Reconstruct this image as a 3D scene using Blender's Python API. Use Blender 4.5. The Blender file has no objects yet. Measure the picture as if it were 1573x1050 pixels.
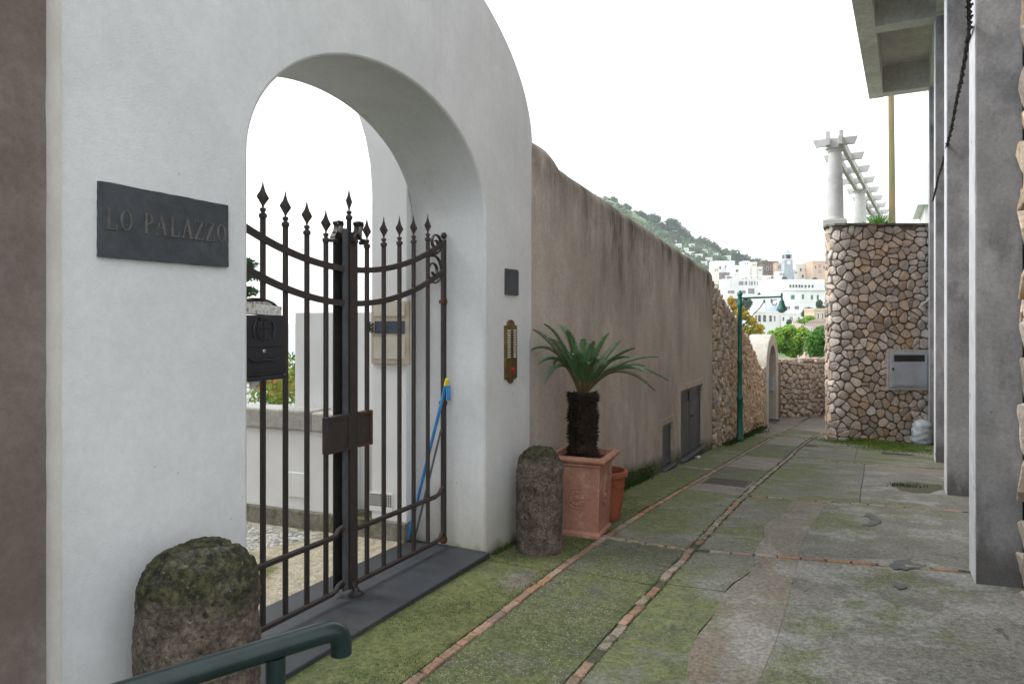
import bpy, bmesh, math, random
from mathutils import Vector, Matrix, noise
R = math.radians
rnd = random.Random(7)
sc = bpy.context.scene
col = sc.collection

# ------------------------------------------------------------------ camera
F = 1050.0                       # focal length in photo pixels (photo 1573 wide)
YAW = R(28.03); CS, SN = math.cos(YAW), math.sin(YAW)
EYE = 1.6; HZ = 493.0
cd = bpy.data.cameras.new('camera'); cam = bpy.data.objects.new('camera', cd); col.objects.link(cam)
cam.location = (0, 0, EYE); cam.rotation_euler = (R(90), 0, YAW)
cd.sensor_width = 36; cd.lens = F / 1573 * 36
cd.shift_y = -(525 - HZ) / 1573; cd.clip_start = .05; cd.clip_end = 60000
sc.camera = cam

# ------------------------------------------------------------------ sky: thin bright overcast over a Nishita sky
SUN_EL, SUN_AZ = R(46), R(105)    # direction the light comes from: azimuth measured from +Y towards -X
w = bpy.data.worlds.new('World'); sc.world = w; w.use_nodes = True
nt = w.node_tree; nt.nodes.clear()
def wn(t, **k):
    n = nt.nodes.new(t)
    for a, b in k.items(): setattr(n, a, b)
    return n
sky = wn('ShaderNodeTexSky', sky_type='NISHITA', sun_disc=False, sun_elevation=SUN_EL, sun_rotation=-SUN_AZ)
bg1 = wn('ShaderNodeBackground'); bg1.inputs['Strength'].default_value = .1
nt.links.new(sky.outputs[0], bg1.inputs[0])
bg2 = wn('ShaderNodeBackground')
tc = wn('ShaderNodeTexCoord'); mp = wn('ShaderNodeMapping'); mp.inputs['Scale'].default_value = (1, 1, 2.6)
nt.links.new(tc.outputs['Generated'], mp.inputs[0])
nz = wn('ShaderNodeTexNoise'); nz.inputs['Scale'].default_value = 1.7; nz.inputs['Detail'].default_value = 4; nz.inputs['Distortion'].default_value = .6
nt.links.new(mp.outputs[0], nz.inputs[0])
rp = wn('ShaderNodeValToRGB'); rp.color_ramp.elements[0].position = .33; rp.color_ramp.elements[1].position = .50
rp.color_ramp.elements[0].color = (.38, .405, .435, 1); rp.color_ramp.elements[1].color = (.97, .985, 1.0, 1)
nt.links.new(nz.outputs[0], rp.inputs[0]); nt.links.new(rp.outputs[0], bg2.inputs[0])
bg2.inputs['Strength'].default_value = .98
mx = wn('ShaderNodeMixShader'); mx.inputs[0].default_value = .94
nt.links.new(bg1.outputs[0], mx.inputs[1]); nt.links.new(bg2.outputs[0], mx.inputs[2])
wo = wn('ShaderNodeOutputWorld'); nt.links.new(mx.outputs[0], wo.inputs[0])

sd = bpy.data.lights.new('sun', 'SUN'); sd.energy = 1.1; sd.angle = R(25); sd.color = (1, .965, .91)
so = bpy.data.objects.new('sun', sd); col.objects.link(so)
dv = Vector((-math.sin(SUN_AZ) * math.cos(SUN_EL), math.cos(SUN_AZ) * math.cos(SUN_EL), math.sin(SUN_EL)))
so.rotation_euler = dv.to_track_quat('Z', 'Y').to_euler()
vs = sc.view_settings
sc.display_settings.display_device = 'sRGB'
vs.view_transform = 'Standard'; vs.look = 'None'; vs.exposure = 1.38; vs.gamma = 1; vs.use_curve_mapping = False
try:
    sc.cycles.volume_step_rate = 4; sc.cycles.max_bounces = 8; sc.cycles.diffuse_bounces = 4
except Exception: pass

# ------------------------------------------------------------------ helpers
def W(px, py, t):                # world point on the sight line of a photo pixel at camera depth t
    u = (px - 786) / F; return Vector(((-SN + CS * u) * t, (CS + SN * u) * t, EYE + (HZ - py) / F * t))
def CR(f, r, z=0): return Vector((-SN * f + CS * r, CS * f + SN * r, z))

class MB:
    def __init__(s): s.v = []; s.f = []; s.m = []
    def add(s, vs, fs, mi=0):
        n = len(s.v); s.v += [tuple(p) for p in vs]; s.f += [tuple(i + n for i in f) for f in fs]; s.m += [mi] * len(fs); return s
    def box(s, x0, x1, y0, y1, z0, z1, mi=0, M=None):
        v = [(x0,y0,z0),(x1,y0,z0),(x1,y1,z0),(x0,y1,z0),(x0,y0,z1),(x1,y0,z1),(x1,y1,z1),(x0,y1,z1)]
        if M: v = [M @ Vector(p) for p in v]
        return s.add(v, [(0,3,2,1),(4,5,6,7),(0,1,5,4),(1,2,6,5),(2,3,7,6),(3,0,4,7)], mi)
    def cbox(s, c, d, rz=0, mi=0, rx=0):
        M = Matrix.Translation(c) @ Matrix.Rotation(rz, 4, 'Z') @ Matrix.Rotation(rx, 4, 'X')
        return s.box(-d[0]/2, d[0]/2, -d[1]/2, d[1]/2, -d[2]/2, d[2]/2, mi, M)
    def tube(s, pts, r, n=8, cap=True, mi=0, flat=None):
        pts = [Vector(p) for p in pts]; rs = r if isinstance(r, (list, tuple)) else [r] * len(pts)
        vs = []; up = None
        for i, p in enumerate(pts):
            a = pts[max(0, i-1)]; b = pts[min(len(pts)-1, i+1)]; d = (b - a)
            d = d.normalized() if d.length > 1e-9 else Vector((0,0,1))
            if up is None:
                up = Vector((0,0,1)) if abs(d.z) < .9 else Vector((1,0,0))
            x = d.cross(up)
            if x.length < 1e-6: x = d.orthogonal()
            x.normalize(); y = x.cross(d).normalized(); up = y
            for k in range(n):
                an = 2*math.pi*(k+.5)/n
                rx, ry = (rs[i], rs[i]) if not flat else (rs[i]*flat[0], rs[i]*flat[1])
                vs.append(p + x*math.cos(an)*rx + y*math.sin(an)*ry)
        fs = []
        for i in range(len(pts)-1):
            for k in range(n):
                k2 = (k+1) % n; fs.append((i*n+k, i*n+k2, (i+1)*n+k2, (i+1)*n+k))
        if cap: fs.append(tuple(range(n-1, -1, -1))); fs.append(tuple((len(pts)-1)*n+k for k in range(n)))
        return s.add(vs, fs, mi)
    def lathe(s, prof, c=(0,0,0), n=16, cap=True, mi=0, ax=None, sq=None, phase=0):
        c = Vector(c); vs = []; fs = []
        for (r, z) in prof:
            for k in range(n):
                an = 2*math.pi*k/n + phase
                rr = r
                if ax: vs.append(c + ax @ Vector((math.cos(an)*rr, math.sin(an)*rr, z)))
                else: vs.append(c + Vector((math.cos(an)*rr, math.sin(an)*rr, z)))
        for i in range(len(prof)-1):
            for k in range(n):
                k2 = (k+1) % n; fs.append((i*n+k, i*n+k2, (i+1)*n+k2, (i+1)*n+k))
        if cap: fs.append(tuple(range(n-1,-1,-1))); fs.append(tuple((len(prof)-1)*n+k for k in range(n)))
        return s.add(vs, fs, mi)
    def extrude(s, poly, a, b, mi=0):   # poly: list of points at a (Vector), b = offset vector
        n = len(poly); b = Vector(b); a = Vector(a)
        vs = [Vector(p)+a for p in poly] + [Vector(p)+a+b for p in poly]
        fs = [tuple(range(n-1,-1,-1)), tuple(range(n, 2*n))] + [(i, (i+1)%n, n+(i+1)%n, n+i) for i in range(n)]
        return s.add(vs, fs, mi)
    def mesh(s, name, mats, smooth=None, off=None, clean=False):
        me = bpy.data.meshes.new(name)
        vs = s.v if off is None else [(p[0]-off[0], p[1]-off[1], p[2]-off[2]) for p in s.v]
        me.from_pydata(vs, [], s.f)
        if not isinstance(mats, (list, tuple)): mats = [mats]
        for m in mats: me.materials.append(m)
        if len(mats) > 1: me.polygons.foreach_set('material_index', s.m)
        if clean:
            bm = bmesh.new(); bm.from_mesh(me); bmesh.ops.recalc_face_normals(bm, faces=bm.faces); bm.to_mesh(me); bm.free()
        if smooth is not None:
            me.polygons.foreach_set('use_smooth', [True]*len(me.polygons)); me.set_sharp_from_angle(angle=R(smooth))
        me.update(); return me

def link(name, me, parent=None, loc=None):
    o = bpy.data.objects.new(name, me); col.objects.link(o)
    if parent: o.parent = parent
    if loc is not None: o.location = loc
    return o
def root_of(o):
    v = Vector(o.location)
    while o.parent: o = o.parent; v = v + Vector(o.location)
    return v
def tag(o, label=None, cat=None, group=None, kind=None):
    if label: o['label'] = label
    if cat: o['category'] = cat
    if group: o['group'] = group
    if kind: o['kind'] = kind
    return o
def thing(name, label, cat, loc=(0,0,0), group=None):
    o = bpy.data.objects.new(name, None); col.objects.link(o); o.location = loc; o.empty_display_size = .2
    return tag(o, label, cat, group)
def part(name, mb, m, parent, smooth=None, clean=True, bevel=0, seg=2, label=None, kind=None):
    """mesh given in world coordinates, hung under a parent (roots are never rotated)"""
    off = root_of(parent)
    o = link(name, mb.mesh(name, m, smooth, off, clean), parent)
    if bevel:
        b = o.modifiers.new('bevel', 'BEVEL'); b.width = bevel; b.segments = seg; b.limit_method = 'ANGLE'; b.angle_limit = R(35)
    return tag(o, label, kind=kind)
def solo(name, mb, m, label, cat, smooth=None, clean=True, bevel=0, group=None, loc=(0,0,0)):
    o = link(name, mb.mesh(name, m, smooth, loc, clean), None, loc); tag(o, label, cat, group)
    if bevel:
        b = o.modifiers.new('bevel', 'BEVEL'); b.width = bevel; b.segments = 2; b.limit_method = 'ANGLE'; b.angle_limit = R(35)
    return o

# ------------------------------------------------------------------ materials
def mat(name, c1, c2=None, scale=3., rough=.85, bump=0, bscale=60., bd=.01, c3=None, s3=.7, t3=(.55,.7), metal=0, rand=0, stretch=(1,1,1), spec=.3, t2=(.35,.65), extra=None, bstretch=(1,1,1), grain=0, gscale=38, gst=(1,1,1)):
    m = bpy.data.materials.new(name); m.use_nodes = True; t = m.node_tree; t.nodes.clear()
    def N(ty, **k):
        n = t.nodes.new(ty)
        for a, b in k.items(): setattr(n, a, b)
        return n
    L = t.links.new
    out = N('ShaderNodeOutputMaterial'); bs = N('ShaderNodeBsdfPrincipled'); L(bs.outputs[0], out.inputs[0])
    bs.inputs['Roughness'].default_value = rough; bs.inputs['Metallic'].default_value = metal
    bs.inputs['Specular IOR Level'].default_value = spec
    geo = N('ShaderNodeNewGeometry')
    def noise_(sc_, st=(1,1,1), det=5, ty='ShaderNodeTexNoise', off=(0,0,0)):
        mp = N('ShaderNodeMapping'); mp.inputs['Scale'].default_value = st; mp.inputs['Location'].default_value = off
        L(geo.outputs['Position'], mp.inputs[0]); n = N(ty)
        if ty == 'ShaderNodeTexNoise': n.inputs['Detail'].default_value = det; n.inputs['Roughness'].default_value = .68
        n.inputs['Scale'].default_value = sc_; L(mp.outputs[0], n.inputs['Vector']); return n
    def ramp(src, a, b):
        r = N('ShaderNodeMapRange'); r.interpolation_type = 'SMOOTHSTEP'; r.inputs['From Min'].default_value = a; r.inputs['From Max'].default_value = b
        L(src, r.inputs[0]); return r.outputs[0]
    def mix(f, a, b, blend='MIX'):
        n = N('ShaderNodeMix', data_type='RGBA', blend_type=blend)
        if isinstance(f, (int, float)): n.inputs[0].default_value = f
        else: L(f, n.inputs[0])
        for i, q in ((6, a), (7, b)):
            if isinstance(q, tuple): n.inputs[i].default_value = (*q[:3], 1)
            else: L(q, n.inputs[i])
        return n.outputs[2]
    c = None
    if c2: c = mix(ramp(noise_(scale, stretch).outputs[0], *t2), c1, c2)
    if c3: c = mix(ramp(noise_(s3, stretch, off=(9,4,2)).outputs[0], *t3), c or c1, c3)
    if c is None: c = mix(0., c1, c1)
    if extra: c = extra(dict(N=N, L=L, noise=noise_, ramp=ramp, mix=mix, geo=geo, bs=bs, t=t), c)
    if grain:
        g = N('ShaderNodeMapRange'); g.inputs['From Min'].default_value = .36; g.inputs['From Max'].default_value = .64
        g.inputs['To Min'].default_value = 1-grain; g.inputs['To Max'].default_value = 1+grain*.9
        gn = noise_(gscale, gst, 3, off=(5,5,5)); gn.inputs['Roughness'].default_value = .8; L(gn.outputs[0], g.inputs[0])
        hg = N('ShaderNodeHueSaturation'); L(g.outputs[0], hg.inputs['Value']); L(c, hg.inputs['Color']); c = hg.outputs[0]
    if rand:
        oi = N('ShaderNodeObjectInfo'); mr = N('ShaderNodeMapRange'); mr.inputs['To Min'].default_value = 1-rand; mr.inputs['To Max'].default_value = 1+rand
        L(oi.outputs['Random'], mr.inputs[0]); hs = N('ShaderNodeHueSaturation')
        L(mr.outputs[0], hs.inputs['Value']); L(c, hs.inputs['Color']); c = hs.outputs[0]
        ml = N('ShaderNodeMath', operation='MULTIPLY'); ml.inputs[1].default_value = 7.31; L(oi.outputs['Random'], ml.inputs[0])
        fr = N('ShaderNodeMath', operation='FRACT'); L(ml.outputs[0], fr.inputs[0])
        m3 = N('ShaderNodeMapRange'); m3.inputs['To Min'].default_value = 1-rand*1.3; m3.inputs['To Max'].default_value = 1+rand*1.3
        L(fr.outputs[0], m3.inputs[0]); L(m3.outputs[0], hs.inputs['Saturation'])
    L(c, bs.inputs['Base Color'])
    if bump:
        b = N('ShaderNodeBump'); b.inputs['Strength'].default_value = bump; b.inputs['Distance'].default_value = bd
        L(noise_(bscale, bstretch, 6).outputs[0], b.inputs['Height']); L(b.outputs[0], bs.inputs['Normal'])
    return m

def sepz(h):
    s = h['N']('ShaderNodeSeparateXYZ'); h['L'](h['geo'].outputs['Position'], s.inputs[0]); return s
def mth(h, op, a, b=None, c=None):
    n = h['N']('ShaderNodeMath', operation=op)
    for i, q in enumerate((a, b, c)):
        if q is None: continue
        if isinstance(q, (int, float)): n.inputs[i].default_value = q
        else: h['L'](q, n.inputs[i])
    return n.outputs[0]

# brown lane wall: water streaks and black algae running down from the top; top edge height = 3.98 - .076 y
def ex_streak(h, c):
    s = sepz(h)
    d = mth(h, 'SUBTRACT', 3.98, mth(h, 'ADD', s.outputs[2], mth(h, 'MULTIPLY', s.outputs[1], .076)))   # depth below the top
    st = h['noise'](2.2, (1, 1, .26), 8).outputs[0]
    st2 = h['noise'](8, (1, 1, .10), 8, off=(3,1,7)).outputs[0]
    big = h['noise'](.55, (1, 1, .5), 3, off=(1,5,2)).outputs[0]
    reach = mth(h, 'MULTIPLY_ADD', big, 3.6, -.75)
    f = mth(h, 'SUBTRACT', 1.0, mth(h, 'DIVIDE', d, mth(h, 'MAXIMUM', reach, .25)))
    f = mth(h, 'MULTIPLY', mth(h, 'MAXIMUM', mth(h, 'MINIMUM', f, 1.0), 0.0), h['ramp'](st, .40, .68))
    f = mth(h, 'MULTIPLY', f, mth(h, 'MULTIPLY_ADD', h['ramp'](st2, .35, .6), .55, .45))
    c = h['mix'](mth(h,'MULTIPLY',h['ramp'](st2, .45, .75),.35), c, (.52, .455, .40))
    f = mth(h, 'MINIMUM', mth(h, 'MULTIPLY', f, 1.8), .88)
    c = h['mix'](f, c, (.060, .052, .042))
    top = mth(h, 'MULTIPLY', h['ramp'](d, .5, -.05), h['ramp'](h['noise'](4, (1,1,.4), 6, off=(2,2,2)).outputs[0], .3, .6))
    c = h['mix'](mth(h, 'MULTIPLY', top, .7), c, (.085, .072, .045))
    # moss close to the ground (ground falls by .075 per metre)
    g = mth(h, 'ADD', s.outputs[2], mth(h, 'MULTIPLY', s.outputs[1], .078))
    gm = mth(h, 'MULTIPLY', h['ramp'](mth(h, 'ADD', g, mth(h, 'MULTIPLY', h['noise'](3.5, off=(4,4,4)).outputs[0], -.42)), .05, -.22), .85)
    return h['mix'](gm, c, (.05, .062, .018))
M = {}
M['brown_plaster'] = mat('brown_plaster', (.435,.388,.345), (.325,.285,.25), 1.1, .92, .35, 45, .006, c3=(.50,.455,.41), s3=.9, t3=(.5,.75), stretch=(1,1,.6), extra=ex_streak, grain=0.1, gscale=26)
def ex_left(h, c):
    v = h['noise'](1.6, (1,1,.8), 6, off=(5,2,8)).outputs[0]
    c = h['mix'](h['ramp'](v, .5, .68), c, (.20,.18,.17))
    n = h['noise'](1.2, (1,1,.3), 5, off=(3,9,1)).outputs[0]
    return h['mix'](mth(h,'MULTIPLY',h['ramp'](n, .62, .68),.35), c, (.3,.28,.26))
M['left_plaster'] = mat('left_plaster', (.195,.162,.143), (.125,.10,.087), .9, .93, .3, 60, .005, extra=ex_left, grain=0.1, gscale=30)
M['bare_strip'] = mat('bare_strip', (.56,.54,.51), (.50,.475,.44), 6, .9, .5, 40, .006)
def ex_gate(h, c):
    s = sepz(h)
    n = h['noise'](1.1, (1,1,.45), 6, off=(7,1,3)).outputs[0]
    low = h['ramp'](mth(h, 'ADD', s.outputs[2], mth(h,'MULTIPLY', n, -1.5)), -.5, -1.35)
    c = h['mix'](mth(h,'MULTIPLY',low,.75), c, (.36,.35,.28))
    dr = h['noise'](3.5, (1,1,.07), 7, off=(2,8,3)).outputs[0]
    c = h['mix'](mth(h,'MULTIPLY',h['ramp'](dr, .52, .72),.22), c, (.38,.39,.38))
    g = h['ramp'](mth(h, 'ADD', s.outputs[2], mth(h,'MULTIPLY', h['noise'](6,off=(1,1,9)).outputs[0], -.25)), -.66, -.80)
    c = h['mix'](mth(h,'MULTIPLY',g,.8), c, (.12,.12,.05))
    sp = h['noise'](17, (1,1,1), 2, off=(2,7,3)).outputs[0]
    return h['mix'](mth(h,'MULTIPLY',h['ramp'](sp, .735, .77),.5), c, (.25,.24,.22))
M['white_plaster'] = mat('white_plaster', (.60,.61,.622), (.545,.555,.567), 1.3, .9, .6, 60, .006, extra=ex_gate, bstretch=(1,1,1.5), grain=0.035, gscale=22)
M['court_white'] = mat('court_white', (.80,.81,.82), (.74,.75,.76), 1.6, .9, .25, 60, .004)
def ex_plinth(h, c):
    n = h['noise'](4, (1,1,.7), 6, off=(7,1,3)).outputs[0]
    return h['mix'](h['ramp'](n, .4, .62), c, (.10,.10,.035))
M['plinth'] = mat('plinth', (.25,.235,.2), (.18,.17,.15), 5, .9, .4, 60, .006, extra=ex_plinth, grain=0.2, gscale=26)
M['coping'] = mat('coping', (.47,.46,.43), (.38,.37,.34), 4, .9, .5, 40, .006, grain=0.15, gscale=26)
M['slate'] = mat('slate', (.048,.055,.064), (.033,.038,.046), 5, .55, .3, 40, .003, c3=(.07,.075,.08), s3=3, spec=.4, grain=0.14, gscale=30)
M['slate_sill'] = mat('slate_sill', (.036,.040,.048), (.028,.031,.037), 3, .5, .15, 60, .002, c3=(.055,.055,.055), s3=2.5, spec=.45, grain=.12, gscale=30)
M['slate_letter'] = mat('slate_letter', (.115,.11,.10), (.075,.072,.07), 30, .8)
M['iron'] = mat('iron', (.022,.019,.019), (.034,.024,.021), 9, .55, .3, 120, .002, c3=(.055,.03,.022), s3=6, t3=(.6,.75), spec=.45)
M['iron_grey'] = mat('iron_grey', (.085,.09,.10), (.06,.06,.068), 9, .5, .2, 120, .002)
M['iron_dark'] = mat('iron_dark', (.012,.012,.014), (.02,.018,.018), 9, .5, .2, 120, .002)
M['rust'] = mat('rust', (.10,.035,.018), (.05,.025,.018), 20, .8, .4, 120, .002)
M['mail_black'] = mat('mail_black', (.012,.014,.019), (.016,.018,.024), 20, .38, .12, 200, .001, spec=.5)
M['chrome'] = mat('chrome', (.5,.5,.48), rough=.3, metal=1)
M['paper'] = mat('paper', (.55,.55,.53), (.25,.2,.17), 30, .7, t2=(.5,.62), c3=(.12,.13,.15), s3=45, t3=(.6,.65))
M['brass'] = mat('brass', (.23,.155,.06), (.13,.09,.04), 12, .45, .2, 90, .002, metal=.75)
M['button_white'] = mat('button_white', (.62,.60,.52), (.45,.42,.36), 50, .4)
M['red_plastic'] = mat('red_plastic', (.35,.015,.015), rough=.4)
def ex_post(h, c):
    s = sepz(h)
    n1 = h['noise'](7, (1,1,1), 8, off=(2,3,1)).outputs[0]
    g = h['ramp'](mth(h, 'ADD', s.outputs[2], mth(h,'MULTIPLY', n1, .42)), .36, .56)
    mo = h['mix'](h['ramp'](h['noise'](16, (1,1,1), 6, off=(1,2,4)).outputs[0], .40, .62), (.018,.020,.012), (.07,.068,.034))
    c = h['mix'](g, c, mo)
    v = h['noise'](15, (1,1,1), 3, off=(8,8,1)).outputs[0]
    c = h['mix'](h['ramp'](v, .62, .70), c, (.025,.02,.018))
    sp = h['noise'](48, (1,1,1), 3, off=(1,8,5)).outputs[0]
    c = h['mix'](mth(h,'MULTIPLY',h['ramp'](sp, .66, .72),.8), c, (.30,.27,.22))
    cr = h['noise'](3.2, (1,1,.3), 6, off=(5,8,5)).outputs[0]
    return h['mix'](mth(h,'MULTIPLY',h['ramp'](cr, .55, .7),.5), c, (.22,.21,.18))
M['post_stone'] = mat('post_stone', (.145,.118,.095), (.07,.055,.044), 9, .95, 1.0, 34, .018, extra=ex_post, grain=0.5, gscale=42)
M['green_rail'] = mat('green_rail', (.007,.018,.018), (.011,.024,.023), 8, .3, .25, 60, .002, spec=.35)
M['terracotta'] = mat('terracotta', (.36,.185,.13), (.29,.14,.098), 4, .85, .3, 70, .003, c3=(.46,.29,.22), s3=3.3, t3=(.52,.7), grain=0.12, gscale=26)
M['terracotta_red'] = mat('terracotta_red', (.32,.095,.05), (.25,.075,.042), 5, .8, .25, 70, .003, grain=0.1, gscale=26)
M['soil'] = mat('soil', (.03,.02,.014), (.05,.035,.02), 30, 1, 1, 60, .01)
M['palm_trunk'] = mat('palm_trunk', (.020,.013,.009), (.045,.028,.018), 20, .95, rand=0, grain=0.3, gscale=40)
M['frond_stem'] = mat('frond_stem', (.12,.11,.045), (.10,.06,.03), 10, .6)
def leaf_mat(name, a, b, sc_=2, rough=.5, trans=.25, c3=None, spec=.4):
    m = mat(name, a, b, sc_, rough, c3=c3, s3=.9, t3=(.5,.65), spec=spec)
    t = m.node_tree; bs = [n for n in t.nodes if n.type == 'BSDF_PRINCIPLED'][0]; out = [n for n in t.nodes if n.type == 'OUTPUT_MATERIAL'][0]
    tr = t.nodes.new('ShaderNodeBsdfTranslucent'); ms = t.nodes.new('ShaderNodeMixShader'); ms.inputs[0].default_value = trans
    lk = bs.inputs['Base Color'].links[0].from_socket; t.links.new(lk, tr.inputs[0])
    t.links.new(bs.outputs[0], ms.inputs[1]); t.links.new(tr.outputs[0], ms.inputs[2]); t.links.new(ms.outputs[0], out.inputs[0]); return m
M['palm_leaf'] = leaf_mat('palm_leaf', (.035,.115,.036), (.065,.16,.065), 5, .36, .2, spec=.5)
M['leaf_lime'] = leaf_mat('leaf_lime', (.26,.46,.05), (.10,.24,.03), .8, .5, .35, c3=(.30,.42,.06))
M['leaf_mid'] = leaf_mat('leaf_mid', (.12,.29,.035), (.05,.15,.022), 1., .5, .3)
M['leaf_dark'] = leaf_mat('leaf_dark', (.022,.05,.018), (.04,.08,.025), .5, .6, .2)
M['leaf_gold'] = leaf_mat('leaf_gold', (.60,.47,.09), (.36,.36,.07), 1.2, .6, .35, c3=(.55,.36,.08))
M['leaf_flower'] = leaf_mat('leaf_flower', (.30,.40,.07), (.16,.26,.05), 3, .5, .35, c3=(.35,.30,.06))
M['petal'] = leaf_mat('petal', (.5,.16,.09), (.5,.25,.1), 5, .6, .35)
M['leaf_cedar'] = leaf_mat('leaf_cedar', (.045,.11,.03), (.02,.055,.018), 6, .6, .2)
M['leaf_pine'] = leaf_mat('leaf_pine', (.035,.085,.028), (.07,.13,.035), .06, .7, .15)
M['moss_leaf'] = leaf_mat('moss_leaf', (.045,.085,.014), (.028,.05,.012), 6, .8, .2)
M['moss_bright'] = leaf_mat('moss_bright', (.13,.21,.025), (.07,.12,.015), 3, .8, .3)
M['bark'] = mat('bark', (.08,.06,.045), (.05,.038,.03), 5, .95)
M['mortar'] = mat('mortar', (.22,.165,.135), (.16,.12,.10), 4, .95, .5, 50, .01, grain=0.2, gscale=20)
M['mortar_light'] = mat('mortar_light', (.24,.19,.155), (.18,.14,.115), 4, .95, .5, 50, .01, grain=0.2, gscale=20)
M['stone'] = mat('stone', (.50,.405,.33), (.40,.345,.30), 2.4, .9, .6, 40, .01, c3=(.56,.40,.27), s3=2.6, t3=(.54,.62), rand=.30, grain=0.22, gscale=24)
M['stone_pale'] = mat('stone_pale', (.50,.42,.34), (.38,.31,.25), 3.4, .9, .6, 40, .01, c3=(.38,.27,.19), s3=2.3, t3=(.6,.66), rand=.3, grain=0.25, gscale=24)
def ex_pillar(h, c):
    v = h['noise'](1.5, (1,1,.55), 8, off=(5,2,8)).outputs[0]
    c = h['mix'](mth(h,'MULTIPLY',h['ramp'](v, .46, .64),.75), c, (.13,.133,.14))
    n = h['noise'](1.7, (1,1,.6), 6, off=(2,2,8)).outputs[0]
    c = h['mix'](mth(h,'MULTIPLY',h['ramp'](n, .48, .68),.6), c, (.42,.425,.44))
    st = h['noise'](5, (1,1,.08), 6, off=(2,6,8)).outputs[0]
    c = h['mix'](mth(h,'MULTIPLY',h['ramp'](st, .5, .7),.45), c, (.31,.305,.31))
    sp = h['noise'](26, (1,1,.6), 5, off=(2,5,5)).outputs[0]
    c = h['mix'](mth(h,'MULTIPLY',h['ramp'](sp, .62, .7),.5), c, (.10,.10,.10))
    s = sepz(h)
    gz = mth(h, 'ADD', s.outputs[2], mth(h, 'MULTIPLY', s.outputs[1], .078))
    low = h['ramp'](mth(h, 'ADD', gz, mth(h,'MULTIPLY', h['noise'](3,(1,1,.6),5,off=(6,6,6)).outputs[0], -1.1)), -.18, -.5)
    return h['mix'](mth(h,'MULTIPLY',low,.7), c, (.075,.07,.068))
M['concrete_pillar'] = mat('concrete_pillar', (.29,.293,.303), (.23,.233,.242), 2.2, .9, .3, 50, .004, extra=ex_pillar, grain=0.12, gscale=30)
M['concrete_frame'] = mat('concrete_frame', (.70,.685,.65), (.55,.545,.52), 1.1, .9, .3, 30, .006, c3=(.50,.46,.38), s3=.6, t3=(.55,.7), grain=0.12, gscale=12)
M['edge_pale'] = mat('edge_pale', (.60,.61,.64), (.50,.51,.54), 5, .8, .3, 40, .004, c3=(.25,.25,.25), s3=3, t3=(.66,.7))
M['portal_plaster'] = mat('portal_plaster', (.50,.47,.425), (.42,.39,.35), 2, .9, .4, 40, .006, grain=0.1, gscale=12)
M['pergola_white'] = mat('pergola_white', (.56,.56,.55), (.47,.47,.46), 3, .8)
M['metal_grey'] = mat('metal_grey', (.10,.11,.125), (.085,.09,.105), 3, .5, .1, 40, .002, c3=(.13,.12,.11), s3=5)
M['cabinet_grey'] = mat('cabinet_grey', (.42,.46,.52), (.36,.40,.46), 3, .5)
M['cabinet_dark'] = mat('cabinet_dark', (.03,.028,.028), rough=.4)
M['lamp_green'] = mat('lamp_green', (.006,.125,.09), (.008,.10,.075), 6, .4, .1, 50, .002, spec=.5)
M['bag_plastic'] = mat('bag_plastic', (.40,.44,.49), (.30,.34,.39), 9, .45, .6, 14, .02)
M['wood_pole'] = mat('wood_pole', (.27,.20,.10), (.17,.18,.09), 4, .9, stretch=(1,1,.2))
M['wood'] = mat('wood', (.48,.38,.26), (.36,.28,.19), 8, .7, stretch=(1,1,.2))
M['wood_cream'] = mat('wood_cream', (.55,.48,.38), (.45,.38,.29), 8, .7)
M['panel_cream'] = mat('panel_cream', (.62,.59,.51), (.54,.51,.44), 5, .7)
M['glass_blue'] = mat('glass_blue', (.05,.075,.11), (.09,.12,.16), 6, .12, spec=.6)
M['blue_plastic'] = mat('blue_plastic', (.03,.17,.40), (.05,.24,.5), 8, .4)
M['yellow_plastic'] = mat('yellow_plastic', (.65,.50,.03), rough=.5)
M['rope'] = mat('rope', (.03,.028,.028), rough=.6)
M['cable'] = mat('cable', (.10,.10,.11), rough=.7)
M['grit'] = mat('grit', (.30,.29,.26), (.16,.15,.13), 40, .8)
M['pebble'] = mat('pebble', (.62,.62,.58), (.4,.4,.37), 6, .7)
M['court_floor'] = mat('court_floor', (.42,.38,.29), (.30,.265,.20), 12, .9, .7, 60, .008, c3=(.12,.12,.05), s3=1.5, t3=(.5,.7), grain=0.3, gscale=40)
M['iron_grate'] = mat('iron_grate', (.05,.042,.038), (.08,.06,.05), 12, .7, .3, 60, .002)
M['pit'] = mat('pit', (.01,.01,.01), rough=1)
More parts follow.
